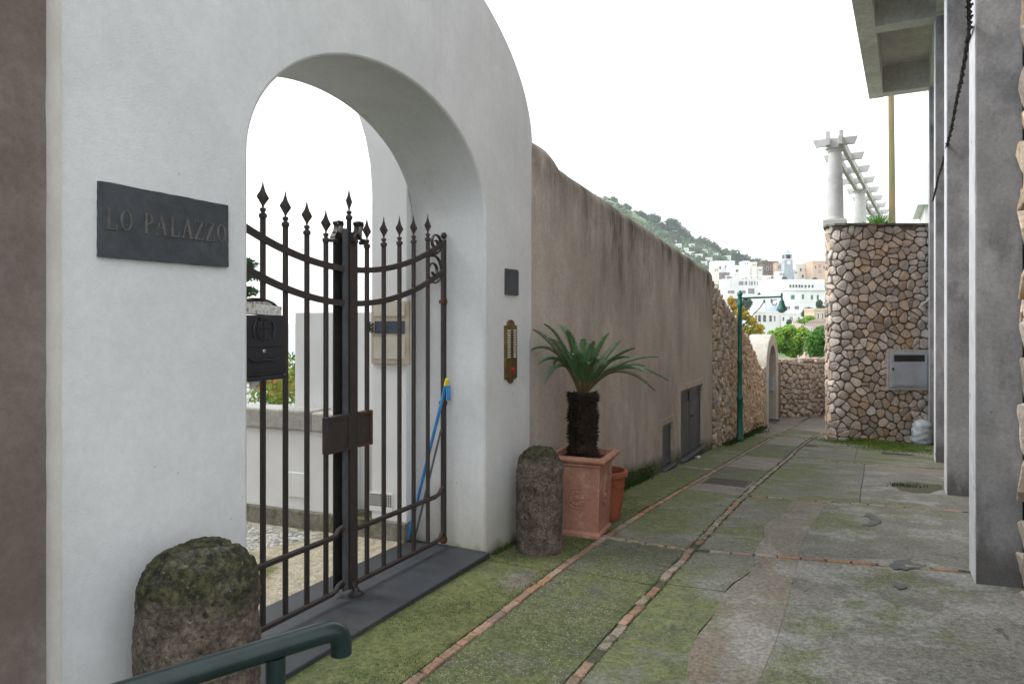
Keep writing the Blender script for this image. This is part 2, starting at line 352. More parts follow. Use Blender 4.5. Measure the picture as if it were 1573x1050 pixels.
# ground concretes
def ex_ground(moss, aggr, pale=.0, pinks=.0):
    def f(h, c):
        s = sepz(h)
        n = h['noise'](.9, (1,1,1), 8, off=(3,7,0)).outputs[0]
        n2 = h['noise'](5.5, (1,1,1), 7, off=(6,1,0)).outputs[0]
        if pale:
            c = h['mix'](mth(h,'MULTIPLY',h['ramp'](h['noise'](1.15,(1,1,1),9,off=(11,5,0)).outputs[0], .50, .58), pale), c, (.34,.34,.335))
        if pinks:
            c = h['mix'](mth(h,'MULTIPLY',h['ramp'](h['noise'](1.6,(1,.6,1),7,off=(1,15,0)).outputs[0], .46, .6), pinks), c, (.165,.13,.098))
        # moss grows where the lane stays damp: more towards the left wall
        g = mth(h, 'ADD', n, mth(h, 'MULTIPLY', s.outputs[0], -.045))
        g = h['ramp'](mth(h, 'ADD', g, mth(h, 'MULTIPLY', n2, .22)), .80 - moss*.33, .90 - moss*.3)
        mc = h['mix'](h['ramp'](h['noise'](9,(1,1,1),6,off=(2,2,0)).outputs[0], .35, .65), (.066,.092,.018), (.128,.146,.042))
        c = h['mix'](mth(h,'MULTIPLY', g, .35 + .6*moss), c, mc)
        st = h['noise'](1.9, (1,1,1), 6, off=(21,3,0)).outputs[0]
        c = h['mix'](mth(h,'MULTIPLY',h['ramp'](st, .56, .68),.55), c, (.07,.07,.06))
        fine = h['noise'](60, (1,1,1), 4, off=(1,3,0)).outputs[0]
        c = h['mix'](mth(h,'MULTIPLY',h['ramp'](fine, .5, .75),.35), c, (.04,.045,.03))
        if aggr:
            v = h['N']('ShaderNodeTexVoronoi'); v.inputs['Scale'].default_value = 78; h['L'](h['geo'].outputs['Position'], v.inputs['Vector'])
            cl = h['N']('ShaderNodeSeparateColor'); h['L'](v.outputs['Color'], cl.inputs[0])
            chip = mth(h,'MULTIPLY', h['ramp'](v.outputs['Distance'], .42, .28), h['ramp'](cl.outputs[0], .62, .70))
            chip = mth(h,'MULTIPLY', chip, h['ramp'](h['noise'](1.4,(1,1,1),5,off=(31,3,0)).outputs[0], .36, .56))
            c = h['mix'](mth(h,'MULTIPLY',chip,.8*aggr), c, (.34,.34,.30))
        return c
    return f
M['lane_moss'] = mat('lane_moss', (.135,.130,.108), (.105,.102,.085), 3, .92, .6, 55, .008, extra=ex_ground(.72, .1, pale=.15, pinks=.6), grain=.34, gscale=30)
M['lane_aggregate'] = mat('lane_aggregate', (.115,.12,.085), (.085,.09,.064), 4, .9, 1.0, 48, .012, extra=ex_ground(.5, 1), grain=.34, gscale=30)
M['lane_smooth'] = mat('lane_smooth', (.155,.156,.128), (.125,.128,.10), 2.5, .9, .5, 60, .005, extra=ex_ground(.6, .3, pale=.2), grain=.34, gscale=30)
M['lane_brown'] = mat('lane_brown', (.165,.152,.122), (.185,.172,.145), 3, .9, .6, 50, .008, c3=(.14,.128,.085), s3=1.5, extra=ex_ground(.2, .2, pale=.35, pinks=.8), grain=.34, gscale=30)
M['lane_grey'] = mat('lane_grey', (.185,.182,.160), (.135,.138,.115), 2.5, .9, 1, 48, .012, extra=ex_ground(.5, .8, pale=.4), grain=.34, gscale=30)
M['lane_pink'] = mat('lane_pink', (.205,.188,.168), (.17,.158,.142), 3, .9, .5, 55, .006, extra=ex_ground(.18, .1, pinks=.5), grain=.34, gscale=30)
M['lane_base'] = mat('lane_base', (.08,.088,.045), (.055,.055,.04), 8, .95, .8, 40, .01)
M['brick'] = mat('brick', (.29,.185,.13), (.23,.155,.112), 9, .9, .8, 60, .008, c3=(.12,.115,.062), s3=5, t3=(.54,.66), rand=.2, grain=0.25, gscale=40)
M['brick_pale'] = mat('brick_pale', (.28,.235,.19), (.22,.185,.145), 9, .9, .8, 60, .008, c3=(.12,.12,.07), s3=5, t3=(.5,.62), rand=.18, grain=0.25, gscale=40)
M['stain'] = mat('stain', (.065,.074,.078), (.11,.115,.105), 14, .8)
M['patch_mud'] = mat('patch_mud', (.07,.062,.03), (.045,.05,.022), 8, .5, .8, 40, .01)
# far away
def ex_hill(h, c):
    n = h['noise'](.045, (1,1,1.2), 8, off=(2,8,5)).outputs[0]
    c = h['mix'](h['ramp'](n, .56, .64), c, (.30,.29,.26))
    return c
M['hill'] = mat('hill', (.075,.12,.04), (.14,.18,.08), .06, .95, extra=ex_hill, grain=0.3, gscale=0.12)
M['sea'] = mat('sea', (.03,.09,.14), (.04,.11,.16), .002, .25)
M['t_white'] = mat('t_white', (.80,.80,.80), (.74,.74,.73), .25, .85)
M['t_cream'] = mat('t_cream', (.74,.70,.61), (.7,.67,.6), .3, .85)
M['t_grey'] = mat('t_grey', (.30,.28,.27), (.22,.20,.19), .4, .9)
M['t_brown'] = mat('t_brown', (.22,.17,.145), (.16,.125,.11), .5, .9)
M['t_orange'] = mat('t_orange', (.62,.44,.31), (.6,.48,.38), .3, .85)
M['t_pink'] = mat('t_pink', (.55,.42,.38), (.5,.4,.36), .3, .85)
M['t_tower'] = mat('t_tower', (.42,.46,.50), (.36,.40,.44), .4, .85)
M['t_blueroof'] = mat('t_blueroof', (.34,.40,.46), (.30,.35,.41), .4, .85)
M['t_red'] = mat('t_red', (.35,.06,.05), rough=.8)
M['t_glass'] = mat('t_glass', (.05,.055,.065), (.09,.09,.10), .6, .2)
M['t_frame'] = mat('t_frame', (.74,.74,.72), rough=.8)
M['shutter'] = mat('shutter', (.06,.25,.20), rough=.7)

# ------------------------------------------------------------------ ground shape
PR = [(-8,-.63),(3,-.635),(5,-.645),(6,-.665),(7,-.705),(8.5,-.79),(10,-.895),(12.1,-1.05),(15.9,-1.32),(20.6,-1.67),(25,-1.95),(30,-2.22),(40,-2.6)]
def prof(y):
    if y <= PR[0][0]: return PR[0][1]
    for (a, za), (b, zb) in zip(PR, PR[1:]):
        if y <= b: return za + (zb-za)*(y-a)/(b-a)
    return PR[-1][1]
def G(x, y):
    k = .052 if y < 8 else max(.0, .052*(1-(y-8)/14))
    return prof(y) + k*max(0, min(x, 2.5)+1.7)

def sheet(name, m, x0, x1, y0, y1, dz=0, step=.35, thick=.0, jit=.0, parent=None, poly=None, seed=0, smooth=60):
    r = random.Random(seed); nx = max(2, int(abs(x1-x0)/step)+1); ny = max(2, int((y1-y0)/step)+1); b = MB()
    fx0 = x0 if callable(x0) else (lambda y, q=x0: q); fx1 = x1 if callable(x1) else (lambda y, q=x1: q)
    return None
def slab(x0, x1, y0, y1, m, parent, name='concrete_slab', dz=0.0, thick=.03, step=.3, jit=.012, label=None, kind=None):
    """ground slab that follows the fall of the lane; x0,x1,y0,y1 numbers or functions"""
    fx0 = x0 if callable(x0) else (lambda y: x0); fx1 = x1 if callable(x1) else (lambda y: x1)
    fy0 = y0 if callable(y0) else (lambda x: y0); fy1 = y1 if callable(y1) else (lambda x: y1)
    ym = (fy0(fx0(0)) + fy1(fx0(0)))/2
    w_ = abs(fx1(ym)-fx0(ym)); l_ = abs(fy1(fx0(ym))-fy0(fx0(ym)))
    nx = max(2, int(w_/step)+2); ny = max(2, int(l_/step)+2); b = MB(); vs = []
    for j in range(ny+1):
        for i in range(nx+1):
            u, v = i/nx, j/ny
            ya = fy0(0)+(fy1(0)-fy0(0))*v
            x = fx0(ya)+(fx1(ya)-fx0(ya))*u
            y = fy0(x)+(fy1(x)-fy0(x))*v
            if i in (0, nx): x += (noise.noise((x*2.1, y*2.3, 3))*1.2)*jit
            if j in (0, ny): y += (noise.noise((x*2.1, y*2.3, 9))*1.2)*jit
            z = G(x, y) + dz + noise.noise((x*.7, y*.7, 5))*.006
            vs.append((x, y, z))
    n = len(vs); W1 = nx+1; fs = []
    for j in range(ny):
        for i in range(nx): fs.append((j*W1+i, j*W1+i+1, (j+1)*W1+i+1, (j+1)*W1+i))
    ring = [i for i in range(W1)] + [j*W1+nx for j in range(1, ny+1)] + [ny*W1+i for i in range(nx-1, -1, -1)] + [j*W1 for j in range(ny-1, 0, -1)]
    base = len(vs); vs += [(vs[k][0], vs[k][1], vs[k][2]-thick) for k in ring]
    for q in range(len(ring)):
        q2 = (q+1) % len(ring); fs.append((ring[q2], ring[q], base+q, base+q2))
    b.add(vs, fs)
    return part(name, b, m, parent, smooth=40, clean=False, label=label, kind=kind)

lane = thing('lane', None, None); del_ = None
lane['kind'] = 'structure'
# base sheet under everything in the lane
b = MB(); vs = []; fs = []
NX, NY = 22, 70
for j in range(NY+1):
    for i in range(NX+1):
        x = -3.5 + 8.5*i/NX; y = -7 + 45*j/NY; vs.append((x, y, G(x, y)-.014))
for j in range(NY):
    for i in range(NX): fs.append((j*(NX+1)+i, j*(NX+1)+i+1, (j+1)*(NX+1)+i+1, (j+1)*(NX+1)+i))
b.add(vs, fs); part('lane_bed', b, M['lane_base'], lane, 60, clean=False)
# edge of the lane line 1 (x=-2.55) bends left past y 20 a little as the lane does
def L1(y): return -2.545 + (0 if y < 19 else .006*(y-19)**1.6)
def L2(y): return -1.655 - .02*math.sin(y*.7) + (0 if y < 17 else .012*(y-17)**1.6)
BW = .074
# strip along the wall
for a, c_, mm in ((-7,5.6,'lane_moss'),(5.615,8.3,'lane_moss'),(8.315,12.6,'lane_moss'),(12.615,16.2,'lane_smooth'),(16.215,20.4,'lane_moss'),(20.415,25.2,'lane_pink'),(25.215,34,'lane_pink')):
    slab(-3.4, lambda y: L1(y)-BW/2-.012, a, c_, M[mm], lane)
# between the two brick lines
for a, c_, mm in ((-7,5.72,'lane_aggregate'),(5.74,6.84,'lane_aggregate'),(6.95,10.22,'lane_smooth'),(10.24,11.0,'lane_pink'),(11.72,13.2,'lane_aggregate'),(13.22,15.3,'lane_pink'),(15.32,18.2,'lane_aggregate'),(18.22,20.8,'lane_pink'),(20.82,23.3,'lane_smooth'),(23.32,26.3,'lane_pink'),(26.32,34,'lane_pink')):
    slab(lambda y: L1(y)+BW/2+.012, lambda y: L2(y)-BW/2-.012, a, c_, M[mm], lane)
slab(lambda y: L1(y)+.05, -2.46, 11.01, 11.71, M['lane_pink'], lane); slab(-1.78, -1.72, 11.01, 11.71, M['lane_pink'], lane)
TY = lambda x: 6.90 + .10*(x+1.7) if x > -1.7 else 6.88         # first cross line
TY2 = lambda x: 10.27
def r0(y): return L2(y)+BW/2+.012
def xb(y): return -1.06 + .05*math.sin(y*2.1) + .03*math.sin(y*5)
def xc(y): return -.635 + .03*math.sin(y*1.3+1)
# right hand field
slab(r0, lambda y: xb(y)-.001, -7, 5.80, M['lane_smooth'], lane)
slab(r0, lambda y: xb(y)-.001, 5.815, lambda x: TY(x)-.05, M['lane_smooth'], lane)
slab(lambda y: xb(y)+.001, lambda y: xc(y)-.001, -7, lambda x: TY(x)-.05, M['lane_brown'], lane)
slab(lambda y: xc(y)+.001, 3.5, -7, lambda x: TY(x)-.05, M['lane_grey'], lane)
slab(r0, lambda y: xb(y)-.001, lambda x: TY(x)+.05, 10.22, M['lane_smooth'], lane)
slab(lambda y: xb(y)+.001, lambda y: xc(y)-.001, lambda x: TY(x)+.05, 10.22, M['lane_brown'], lane)
slab(lambda y: xc(y)+.001, 3.5, lambda x: TY(x)+.05, 10.22, M['lane_grey'], lane)
slab(r0, -.2, 10.32, 15.3, M['lane_smooth'], lane); slab(-.19, 3.5, 10.32, 14.2, M['lane_grey'], lane)
slab(-.19, 3.5, 14.21, 15.3, M['lane_pink'], lane)
slab(r0, -.4, 15.4, 20.2, M['lane_smooth'], lane); slab(-.39, 3.5, 15.4, 23.5, M['lane_smooth'], lane)
slab(r0, -.4, 20.21, 34, M['lane_smooth'], lane); slab(-.39, 3.5, 23.51, 34, M['lane_smooth'], lane)

# bricks of the lines: one mesh per kind, shared
def brick_mesh(name, seed, l=.20, wd=BW, h=.03):
    r = random.Random(seed); b = MB(); n = 5; vs = []
    # rounded, slightly chipped top
    ring = [(-l/2,-wd/2),(-l/6,-wd/2),(l/6,-wd/2),(l/2,-wd/2),(l/2,wd/2),(l/6,wd/2),(-l/6,wd/2),(-l/2,wd/2)]
    ring = [(x+r.uniform(-.006,.006), y+r.uniform(-.006,.006)) for x, y in ring]
    vs = [(x, y, -h) for x, y in ring] + [(x, y, -.006) for x, y in ring] + [(x*.93, y*.86, r.uniform(0,.004)) for x, y in ring]
    fs = [(i, (i+1)%8, 8+(i+1)%8, 8+i) for i in range(8)] + [(8+i, 8+(i+1)%8, 16+(i+1)%8, 16+i) for i in range(8)] + [tuple(range(16, 24))]
    b.add(vs, fs); return b.mesh(name, M['brick'] if seed % 2 else M['brick_pale'], 50)
BR = [brick_mesh('brick', i) for i in range(8)]
BRP = [b_ for i, b_ in enumerate(BR) if i % 2 == 0]; BRR = [b_ for i, b_ in enumerate(BR) if i % 2]
bricks = 0
def put_brick(x, y, ang, red=True):
    global bricks
    o = link('brick', rnd.choice(BRR if red else BRP), lane, (x, y, G(x, y)+.004)); bricks += 1
    sl = math.atan((G(x, y+.1)-G(x, y-.1))/.2)
    o.rotation_euler = (0, 0, ang+rnd.uniform(-.03,.03)); 
    d = Vector((math.cos(ang), math.sin(ang), 0)); q = (G(x+d.x*.1, y+d.y*.1)-G(x-d.x*.1, y-d.y*.1))/.2
    o.rotation_euler = (0, -math.atan(q), ang+rnd.uniform(-.035,.035))
y = 2.2
while y < 27:
    put_brick(L1(y)+rnd.uniform(-.004,.004), y, math.atan2(1, (L1(y+.1)-L1(y))/.1), rnd.random() < (.9 if y < 11 else .25)); y += .212 if y < 17 else .42 if False else .212
y = 2.4
while y < 27:
    if not (5.72 < y < 5.9) and rnd.random() > .03: put_brick(L2(y)+rnd.uniform(-.012,.012), y, math.atan2(1, (L2(y+.1)-L2(y))/.1), rnd.random() < (.6 if y < 7 else .15))
    y += .212
x = L1(6.9)+.12
while x < .72:
    if abs(x-L2(6.9)) > .09: put_brick(x, TY(x)+.005 , .1 if x > -1.7 else 0, rnd.random() < .35)
    x += .212
x = L2(10.3)+.2
while x < .9:
    put_brick(x, 10.27, 0, rnd.random() < .5); x += .212
x = L2(15.4)+.2
while x < .9:
    put_brick(x, 15.35, 0, False); x += .212
# crosswise line from the wall near the big shutters
x = -3.1
while x < -2.62: put_brick(x, 12.61, 0, False); x += .212

# dark damp stain shapes on the concrete (ground dirt with an outline of its own)
def blot(cx, cy, pts, m=M['stain'], name='stain', dz=.0075):
    b = MB(); n = len(pts); P = [(cx+x, cy+y) for x, y in pts]
    b.add([(x, y, G(x, y)+dz) for x, y in P], [tuple(range(n))])
    return part(name, b, m, lane, clean=False)
def onlane(px, py):
    t = 6.
    for _ in range(30):
        p = W(px, py, t); g = G(p.x, p.y); dzdt = (HZ-py)/F; t += (g-p.z)/dzdt*.9
    return W(px, py, t)
def blot_px(pp, m=M['stain'], name='stain', dz=.0075):
    Q = [onlane(*q) for q in pp]; P = []; b = MB()
    for a, c in zip(Q, Q[1:]+Q[:1]):
        for k in range(6):
            p = a.lerp(c, k/6); p.x += .03*noise.noise((p.x*14, p.y*14, 1))+.02*noise.noise((p.x*40, p.y*40, 1)); p.y += .05*noise.noise((p.x*14, p.y*14, 5))+.03*noise.noise((p.x*40, p.y*40, 7)); P.append(p)
    b.add([(p.x, p.y, G(p.x, p.y)+dz) for p in P], [tuple(range(len(P)))]); return part(name, b, m, lane, clean=False)
blot_px([(1322,793),(1335,789),(1348,793),(1352,800),(1344,807),(1334,808),(1322,806),(1336,803),(1340,798),(1334,794)])
blot_px([(1366,868),(1380,860),(1398,860),(1407,866),(1422,868),(1412,874),(1390,875),(1372,874)])
blot_px([(1372,893),(1380,896),(1392,900),(1386,904),(1376,902)])
blot_px([(1527,964),(1538,968),(1549,976),(1545,980),(1532,973)])
blot_px([(1367,742),(1400,741),(1444,745),(1446,751),(1428,757),(1405,757),(1383,753)], M['patch_mud'], 'mud_patch')

# drain grates
def grate(cx, cy, lx, ly, label, bars=12, ang=0):
    z = G(cx, cy)+.004; t = thing('drain_grate', label, 'drain grate', (cx, cy, z), 'iron drain grates in the lane')
    sl = (G(cx, cy+.3)-G(cx, cy-.3))/.6
    def zz(y): return z+sl*(y-cy)
    b = MB()
    for (x0,x1,y0,y1) in ((cx-lx/2,cx+lx/2,cy-ly/2,cy-ly/2+.03),(cx-lx/2,cx+lx/2,cy+ly/2-.03,cy+ly/2),(cx-lx/2,cx-lx/2+.03,cy-ly/2+.03,cy+ly/2-.03),(cx+lx/2-.03,cx+lx/2,cy-ly/2+.03,cy+ly/2-.03)):
        v0 = [(x0,y0,zz(y0)-.02),(x1,y0,zz(y0)-.02),(x1,y1,zz(y1)-.02),(x0,y1,zz(y1)-.02),(x0,y0,zz(y0)),(x1,y0,zz(y0)),(x1,y1,zz(y1)),(x0,y1,zz(y1))]
        b.add(v0, [(0,3,2,1),(4,5,6,7),(0,1,5,4),(1,2,6,5),(2,3,7,6),(3,0,4,7)])
    part('frame', b, M['iron_grate'], t)
    for k in range(bars):
        b = MB(); y0 = cy-ly/2+.04+(ly-.08)*(k+.15)/bars; y1 = y0+(ly-.08)/bars*.55
        v0 = [(cx-lx/2+.03,y0,zz(y0)-.016),(cx+lx/2-.03,y0,zz(y0)-.016),(cx+lx/2-.03,y1,zz(y1)-.016),(cx-lx/2+.03,y1,zz(y1)-.016),(cx-lx/2+.03,y0,zz(y0)-.003),(cx+lx/2-.03,y0,zz(y0)-.003),(cx+lx/2-.03,y1,zz(y1)-.003),(cx-lx/2+.03,y1,zz(y1)-.003)]
        b.add(v0, [(0,3,2,1),(4,5,6,7),(0,1,5,4),(1,2,6,5),(2,3,7,6),(3,0,4,7)]); part('bar', b, M['iron_grate'], t)
    b = MB(); y0, y1 = cy-ly/2+.02, cy+ly/2-.02
    b.add([(cx-lx/2+.02,y0,zz(y0)-.0185),(cx+lx/2-.02,y0,zz(y0)-.0185),(cx+lx/2-.02,y1,zz(y1)-.0185),(cx-lx/2+.02,y1,zz(y1)-.0185)], [(0,1,2,3)]); part('pit', b, M['pit'], t, clean=False)
grate(-2.12, 11.36, .66, .66, 'square rusty iron grate between the two brick lines, nearest the palm pot', 14)
grate(-1.95, 16.9, .6, .5, 'dark grate between the brick lines level with the stone wall start', 8)
grate(-1.72, 22.6, .5, .6, 'smallest grate between the brick lines, farthest down the lane', 8)
grate(-1.25, 18.6, .62, .5, 'slotted grate beside the corner of the tall stone building', 9)
grate(.58, 17.95, .95, .34, 'long rusty grate on mossy ground beside the plastic bag', 7)

# ------------------------------------------------------------------ gate wall
XF, XB = -3.3, -4.14
GY, GA = 4.255, 1.4
def gate_wall():
    t = thing('gate_wall', 'white plastered arch wall with a rounded top around the iron gate', 'wall', (XF, GY, -.7))
    n = 48; out = []
    def outline(a, bb, zc, y0, y1, zlow):
        P = [(y0-0, zlow)]
        return P
    def ring(a, off=0):
        P = [(1.70, -1.1), (1.70, 3.0), (1.815,3.474)]
        for k in range(1, n): th = math.pi - math.pi*k/n; P.append((GY+.01+2.425*math.cos(th), 3.474+1.466*math.sin(th)))
        P += [(6.67, 3.474), (6.67, -1.3), (GY+a, -1.3), (GY+a, 2.605)]
        for k in range(1, n): th = math.pi*k/n; P.append((GY+a*math.cos(th), 2.605+.94*math.sin(th)))
        P += [(GY-a, 2.605), (GY-a, -1.1)]
        return P
    f, bk = ring(1.4), ring(1.36); m_ = len(f); b = MB()
    b.add([(XF, y, z) for y, z in f] + [(XB, y, z) for y, z in bk],
          [tuple(range(m_-1, -1, -1)), tuple(range(m_, 2*m_))] + [(i, (i+1)%m_, m_+(i+1)%m_, m_+i) for i in range(m_)])
    part('wall_face', b, M['white_plaster'], t, smooth=40, clean=True, bevel=.022, seg=3)
gate_wall()
# slate name plaque
t = thing('name_plaque', 'large dark slate plaque reading LO PALAZZO left of the arch', 'plaque', (XF, 2.33, 2.09))
b = MB(); r = random.Random(3); P = []
for (ya, za), (yb, zb) in (((1.958,1.909),(2.70,1.909)),((2.70,1.909),(2.697,2.263)),((2.697,2.263),(1.96,2.272)),((1.96,2.272),(1.958,1.909))):
    for k in range(14): P.append((0, ya+(yb-ya)*k/14+r.uniform(-.0013,.0013), za+(zb-za)*k/14+r.uniform(-.0013,.0013)))
b.extrude(P, (XF-.005,0,0), (.025,0,0)); part('slab', b, M['slate'], t, clean=True)
# letters as raised serif strokes
def stroke(b, p, q, w, x=XF+.0205):
    p = Vector((0,*p)); q = Vector((0,*q)); d = (q-p).normalized(); n_ = Vector((0,-d.z,d.y))*w/2
    b.extrude([p-n_, q-n_, q+n_, p+n_], (x,0,0), (.0035,0,0))
def letter(ch, y0, z0, wd, h):
    b = MB(); T, t_ = .0135, .006; S = .011
    def st(a, c, w): stroke(b, (y0+a[0]*wd, z0+a[1]*h), (y0+c[0]*wd, z0+c[1]*h), w, XF+.0205+len(b.f)*.00002)
    if ch == 'L': st((.22,0),(.22,1),T); st((.0,1),(.44,1),t_); st((0,0),(1,0),t_); st((1,0),(1,.22),t_)
    if ch == 'P': st((.25,0),(.25,1),T); st((0,0),(.5,0),t_); st((0,1),(.6,1),t_); st((.6,1),(.95,.86),.009); st((.95,.88),(.95,.6),T*.85); st((.95,.62),(.6,.47),.009); st((.6,.47),(.25,.47),t_)
    if ch == 'A': st((.1,0),(.5,1),t_); st((.5,1),(.88,0),T); st((-.08,0),(.28,0),t_); st((.7,0),(1.08,0),t_); st((.25,.36),(.76,.36),t_)
    if ch == 'Z': st((.0,1),(.95,1),t_); st((.93,.98),(.06,.02),T); st((0,0),(1,0),t_); st((0,1),(0,.78),t_); st((1,0),(1,.22),t_)
    if ch == 'O':
        n = 20; vs = []
        for k in range(n):
            a = 2*math.pi*k/n; c_, s_ = math.cos(a), math.sin(a)
            vs += [(XF+.0205, y0+wd/2+wd/2*c_, z0+h/2+h*.52*s_), (XF+.024, y0+wd/2+wd/2*c_, z0+h/2+h*.52*s_), (XF+.024, y0+wd/2+(wd/2-.013)*c_, z0+h/2+(h*.52-.006)*s_), (XF+.0205, y0+wd/2+(wd/2-.013)*c_, z0+h/2+(h*.52-.006)*s_)]
        fs = []
        for k in range(n):
            k2 = (k+1)%n
            for j in range(3): fs.append((k*4+j, k2*4+j, k2*4+j+1, k*4+j+1))
        b.add(vs, fs)
    part('letter', b, M['slate_letter'], t, clean=True)
yy = 1.992
for ch, wd, gap in (('L',.05,.018),('O',.064,.062),('P',.042,.02),('A',.062,.022),('L',.048,.020),('A',.062,.016),('Z',.052,.018),('Z',.052,.018),('O',.062,0)):
    letter(ch, yy, 2.048, wd, .098); yy += wd+gap
# small plaque
b = MB(); P = [(0,6.035,1.867),(0,6.31,1.867),(0,6.315,2.115),(0,6.28,2.132),(0,6.04,2.129)]
b.extrude(P, (XF-.004,0,0), (.024,0,0)); o = solo('small_plaque', b, M['slate'], 'small dark slate plaque above the brass bell panel', 'plaque', bevel=.003, loc=(XF,6.17,2.0))
# brass bell panel
t = thing('bell_panel', 'tall brass doorbell panel with rows of white buttons and a red button', 'doorbell', (XF, 6.155, 1.29))
def brass_outline(dy, z0, z1):
    P = []
    P += [(6.155-dy, z0+.05), (6.155-dy*.55, z0+.04)]
    for k in range(7): a = math.pi+math.pi*k/6; P.append((6.155+dy*.45*math.cos(a), z0+.04+.04*math.sin(a)))
    P += [(6.155+dy*.55, z0+.04), (6.155+dy, z0+.05), (6.155+dy, z1-.06), (6.155+dy*.62, z1-.055)]
    for k in range(9): a = math.pi*k/8; P.append((6.155+dy*.6*math.cos(a), z1-.055+.055*math.sin(a)))
    P += [(6.155-dy*.62, z1-.055), (6.155-dy, z1-.06)]
    return P
b = MB(); b.extrude([(0,y,z) for y, z in brass_outline(.13, .965, 1.615)], (XF-.004,0,0), (.02,0,0)); part('back_plate', b, M['brass'], t, bevel=.003)
b = MB(); b.extrude([(0,y,z) for y, z in brass_outline(.11, .99, 1.59)], (XF+.016,0,0), (.004,0,0)); part('face_plate', b, M['brass'], t, bevel=.002)
for k in range(12):
    z = 1.235+k*.0245
    for s_ in (-1, 1):
        b = MB(); b.cbox((XF+.023, 6.155+s_*.062, z), (.006,.058,.014)); part('name_tag', b, M['button_white'], t)
        b = MB(); b.lathe([(.0085,0),(.0085,.006),(.004,.009)], (XF+.020, 6.155+s_*.018, z), 8, ax=Matrix.Rotation(R(90),3,'Y')); part('button', b, M['brass'], t)
b = MB(); b.lathe([(.028,0),(.028,.01),(.02,.014)], (XF+.020, 6.175, 1.10), 16, ax=Matrix.Rotation(R(90),3,'Y')); part('red_button', b, M['red_plastic'], t, 40)

# slate sill
b = MB(); b.box(XB-.02, XF+.055, GY-1.395, 5.648, -.645, -.600); 
solo('gate_sill', b, M['slate_sill'], 'dark slate doorstep slab lying under the iron gate', 'doorstep', bevel=.008, loc=(-3.7, GY, -.645))
b = MB(); b.box(XB+.05, XF+.02, GY-1.39, 5.64, -.9, -.6451); 

# ------------------------------------------------------------------ iron gate
XG = -3.75
gate = thing('iron_gate', 'rusty dark wrought iron double gate with spearheads in the arch', 'gate', (XG, GY, -.6))
def spear(b, x, y, z, hgt=.19, wd=.057, bar=.0185):
    # collar rings then a four sided leaf point
    prof_ = [(bar*.9,-.075),(bar*1.5,-.068),(bar*1.55,-.045),(bar*.85,-.035),(bar*.8,-.026),(bar*1.2,-.02),(bar*1.15,-.004),(bar*.75,0)]
    b.lathe(prof_, (x,y,z), 10)
    pts = [(.0,.008,.008),(.1,.014,.010),(.33,.88*wd,.014),(.38,wd,.015),(.44,.86*wd,.014),(.60,.45*wd,.011),(.78,.2*wd,.006),(1.,.0015,.0015)]
    vs = []
    for (f, wy, wx) in pts: vs += [(x, y-wy, z+f*hgt), (x+wx, y, z+f*hgt), (x, y+wy, z+f*hgt), (x-wx, y, z+f*hgt)]
    fs = [(i*4+k, i*4+(k+1)%4, (i+1)*4+(k+1)%4, (i+1)*4+k) for i in range(len(pts)-1) for k in range(4)] + [(28,29,30,31)]
    b.add(vs, fs)
def rail_z(y, z0): d = abs(y-GY); return z0+.195*d*d
def tipz(d): return 2.43+.19*abs(d)/1.1 + .0
lz = {1:2.47,2:2.505,3:2.54,4:2.575,5:2.62,6:2.66}
BY = {-1: (3.985,3.785,3.575,3.37,3.16), 1: (4.467,4.688,4.908,5.12,5.345)}
for sgn in (-1, 1):
    for k in range(1, 6):
        y = BY[sgn][k-1]; b = MB(); zt = lz[k]-.19
        b.tube([(XG,y,-.52),(XG,y,zt-.07)], .0215, 4); o = part('bar', b, M['iron'], gate, 30, bevel=.003)
        b = MB(); spear(b, XG, y, zt); sp = part('spearhead', b, M['iron'], o, 25)
        # rivets / rings where the rails cross
    ya, yb = (GY-1.375, GY-.085) if sgn < 0 else (GY+.075, GY+1.36)
    for z0 in (2.015, 1.742):
        b = MB(); n = 22; pts = [(XG+.012, ya+(yb-ya)*i/n, rail_z(ya+(yb-ya)*i/n, z0)) for i in range(n+1)]
        b.tube(pts, .03, 4, flat=(.62,1.12)); part('curved_rail', b, M['iron'], gate, 30)
    for z0 in (-.088, -.525):
        b = MB(); e = .17
        if sgn < 0: pts = [(ya,z0),(yb-.13,z0),(yb-.085,z0+.012),(yb-.05,z0+.045),(yb-.02,z0+.055),(yb+.0,z0+.03)]
        else: pts = [(ya,z0),(yb-.16,z0),(yb-.10,z0+.015),(yb-.06,z0+.055),(yb-.03,z0+.06),(yb,z0+.035)]
        b.tube([(XG+.012,y,z) for y, z in pts], .024, 6, flat=(.8,1.0)); part('lower_rail', b, M['iron'], gate, 40)
# stiles
b = MB(); b.box(XG-.02, XG+.02, GY+1.335, GY+1.385, -.56, 2.40); o = part('hinge_stile', b, M['iron'], gate, bevel=.004)
b = MB(); b.lathe([(.004,-.032),(.02,-.026),(.03,-.01),(.03,.01),(.02,.026),(.004,.032)], (XG, GY+1.36, 2.44), 12); part('ball', b, M['iron'], o, 60)
b = MB(); b.box(XG-.02, XG+.02, GY-1.385, GY-1.335, -.56, 2.40); part('hinge_stile', b, M['iron'], gate, bevel=.004)
b = MB(); b.box(XG-.012, XG+.030, GY-.022, GY+.066, -.555, 2.315); part('meeting_stile', b, M['iron'], gate, bevel=.004, label='wide flat front meeting stile')
b = MB(); b.box(XG-.075, XG-.055, GY-.115, GY-.012, -.56, 2.315); part('meeting_stile', b, M['iron_dark'], gate, bevel=.004, label='black rear meeting stile')
b = MB(); b.tube([(XG-.005, GY-.002, -.5), (XG-.005, GY-.002, 2.42)], .021, 4); o = part('centre_bar', b, M['iron'], gate, bevel=.003)
b = MB(); b.box(XG-.012, XG+.008, GY-.078, GY-.0225, -.555, 2.34); part('stile_edge', b, M['iron_grey'], gate, bevel=.003)
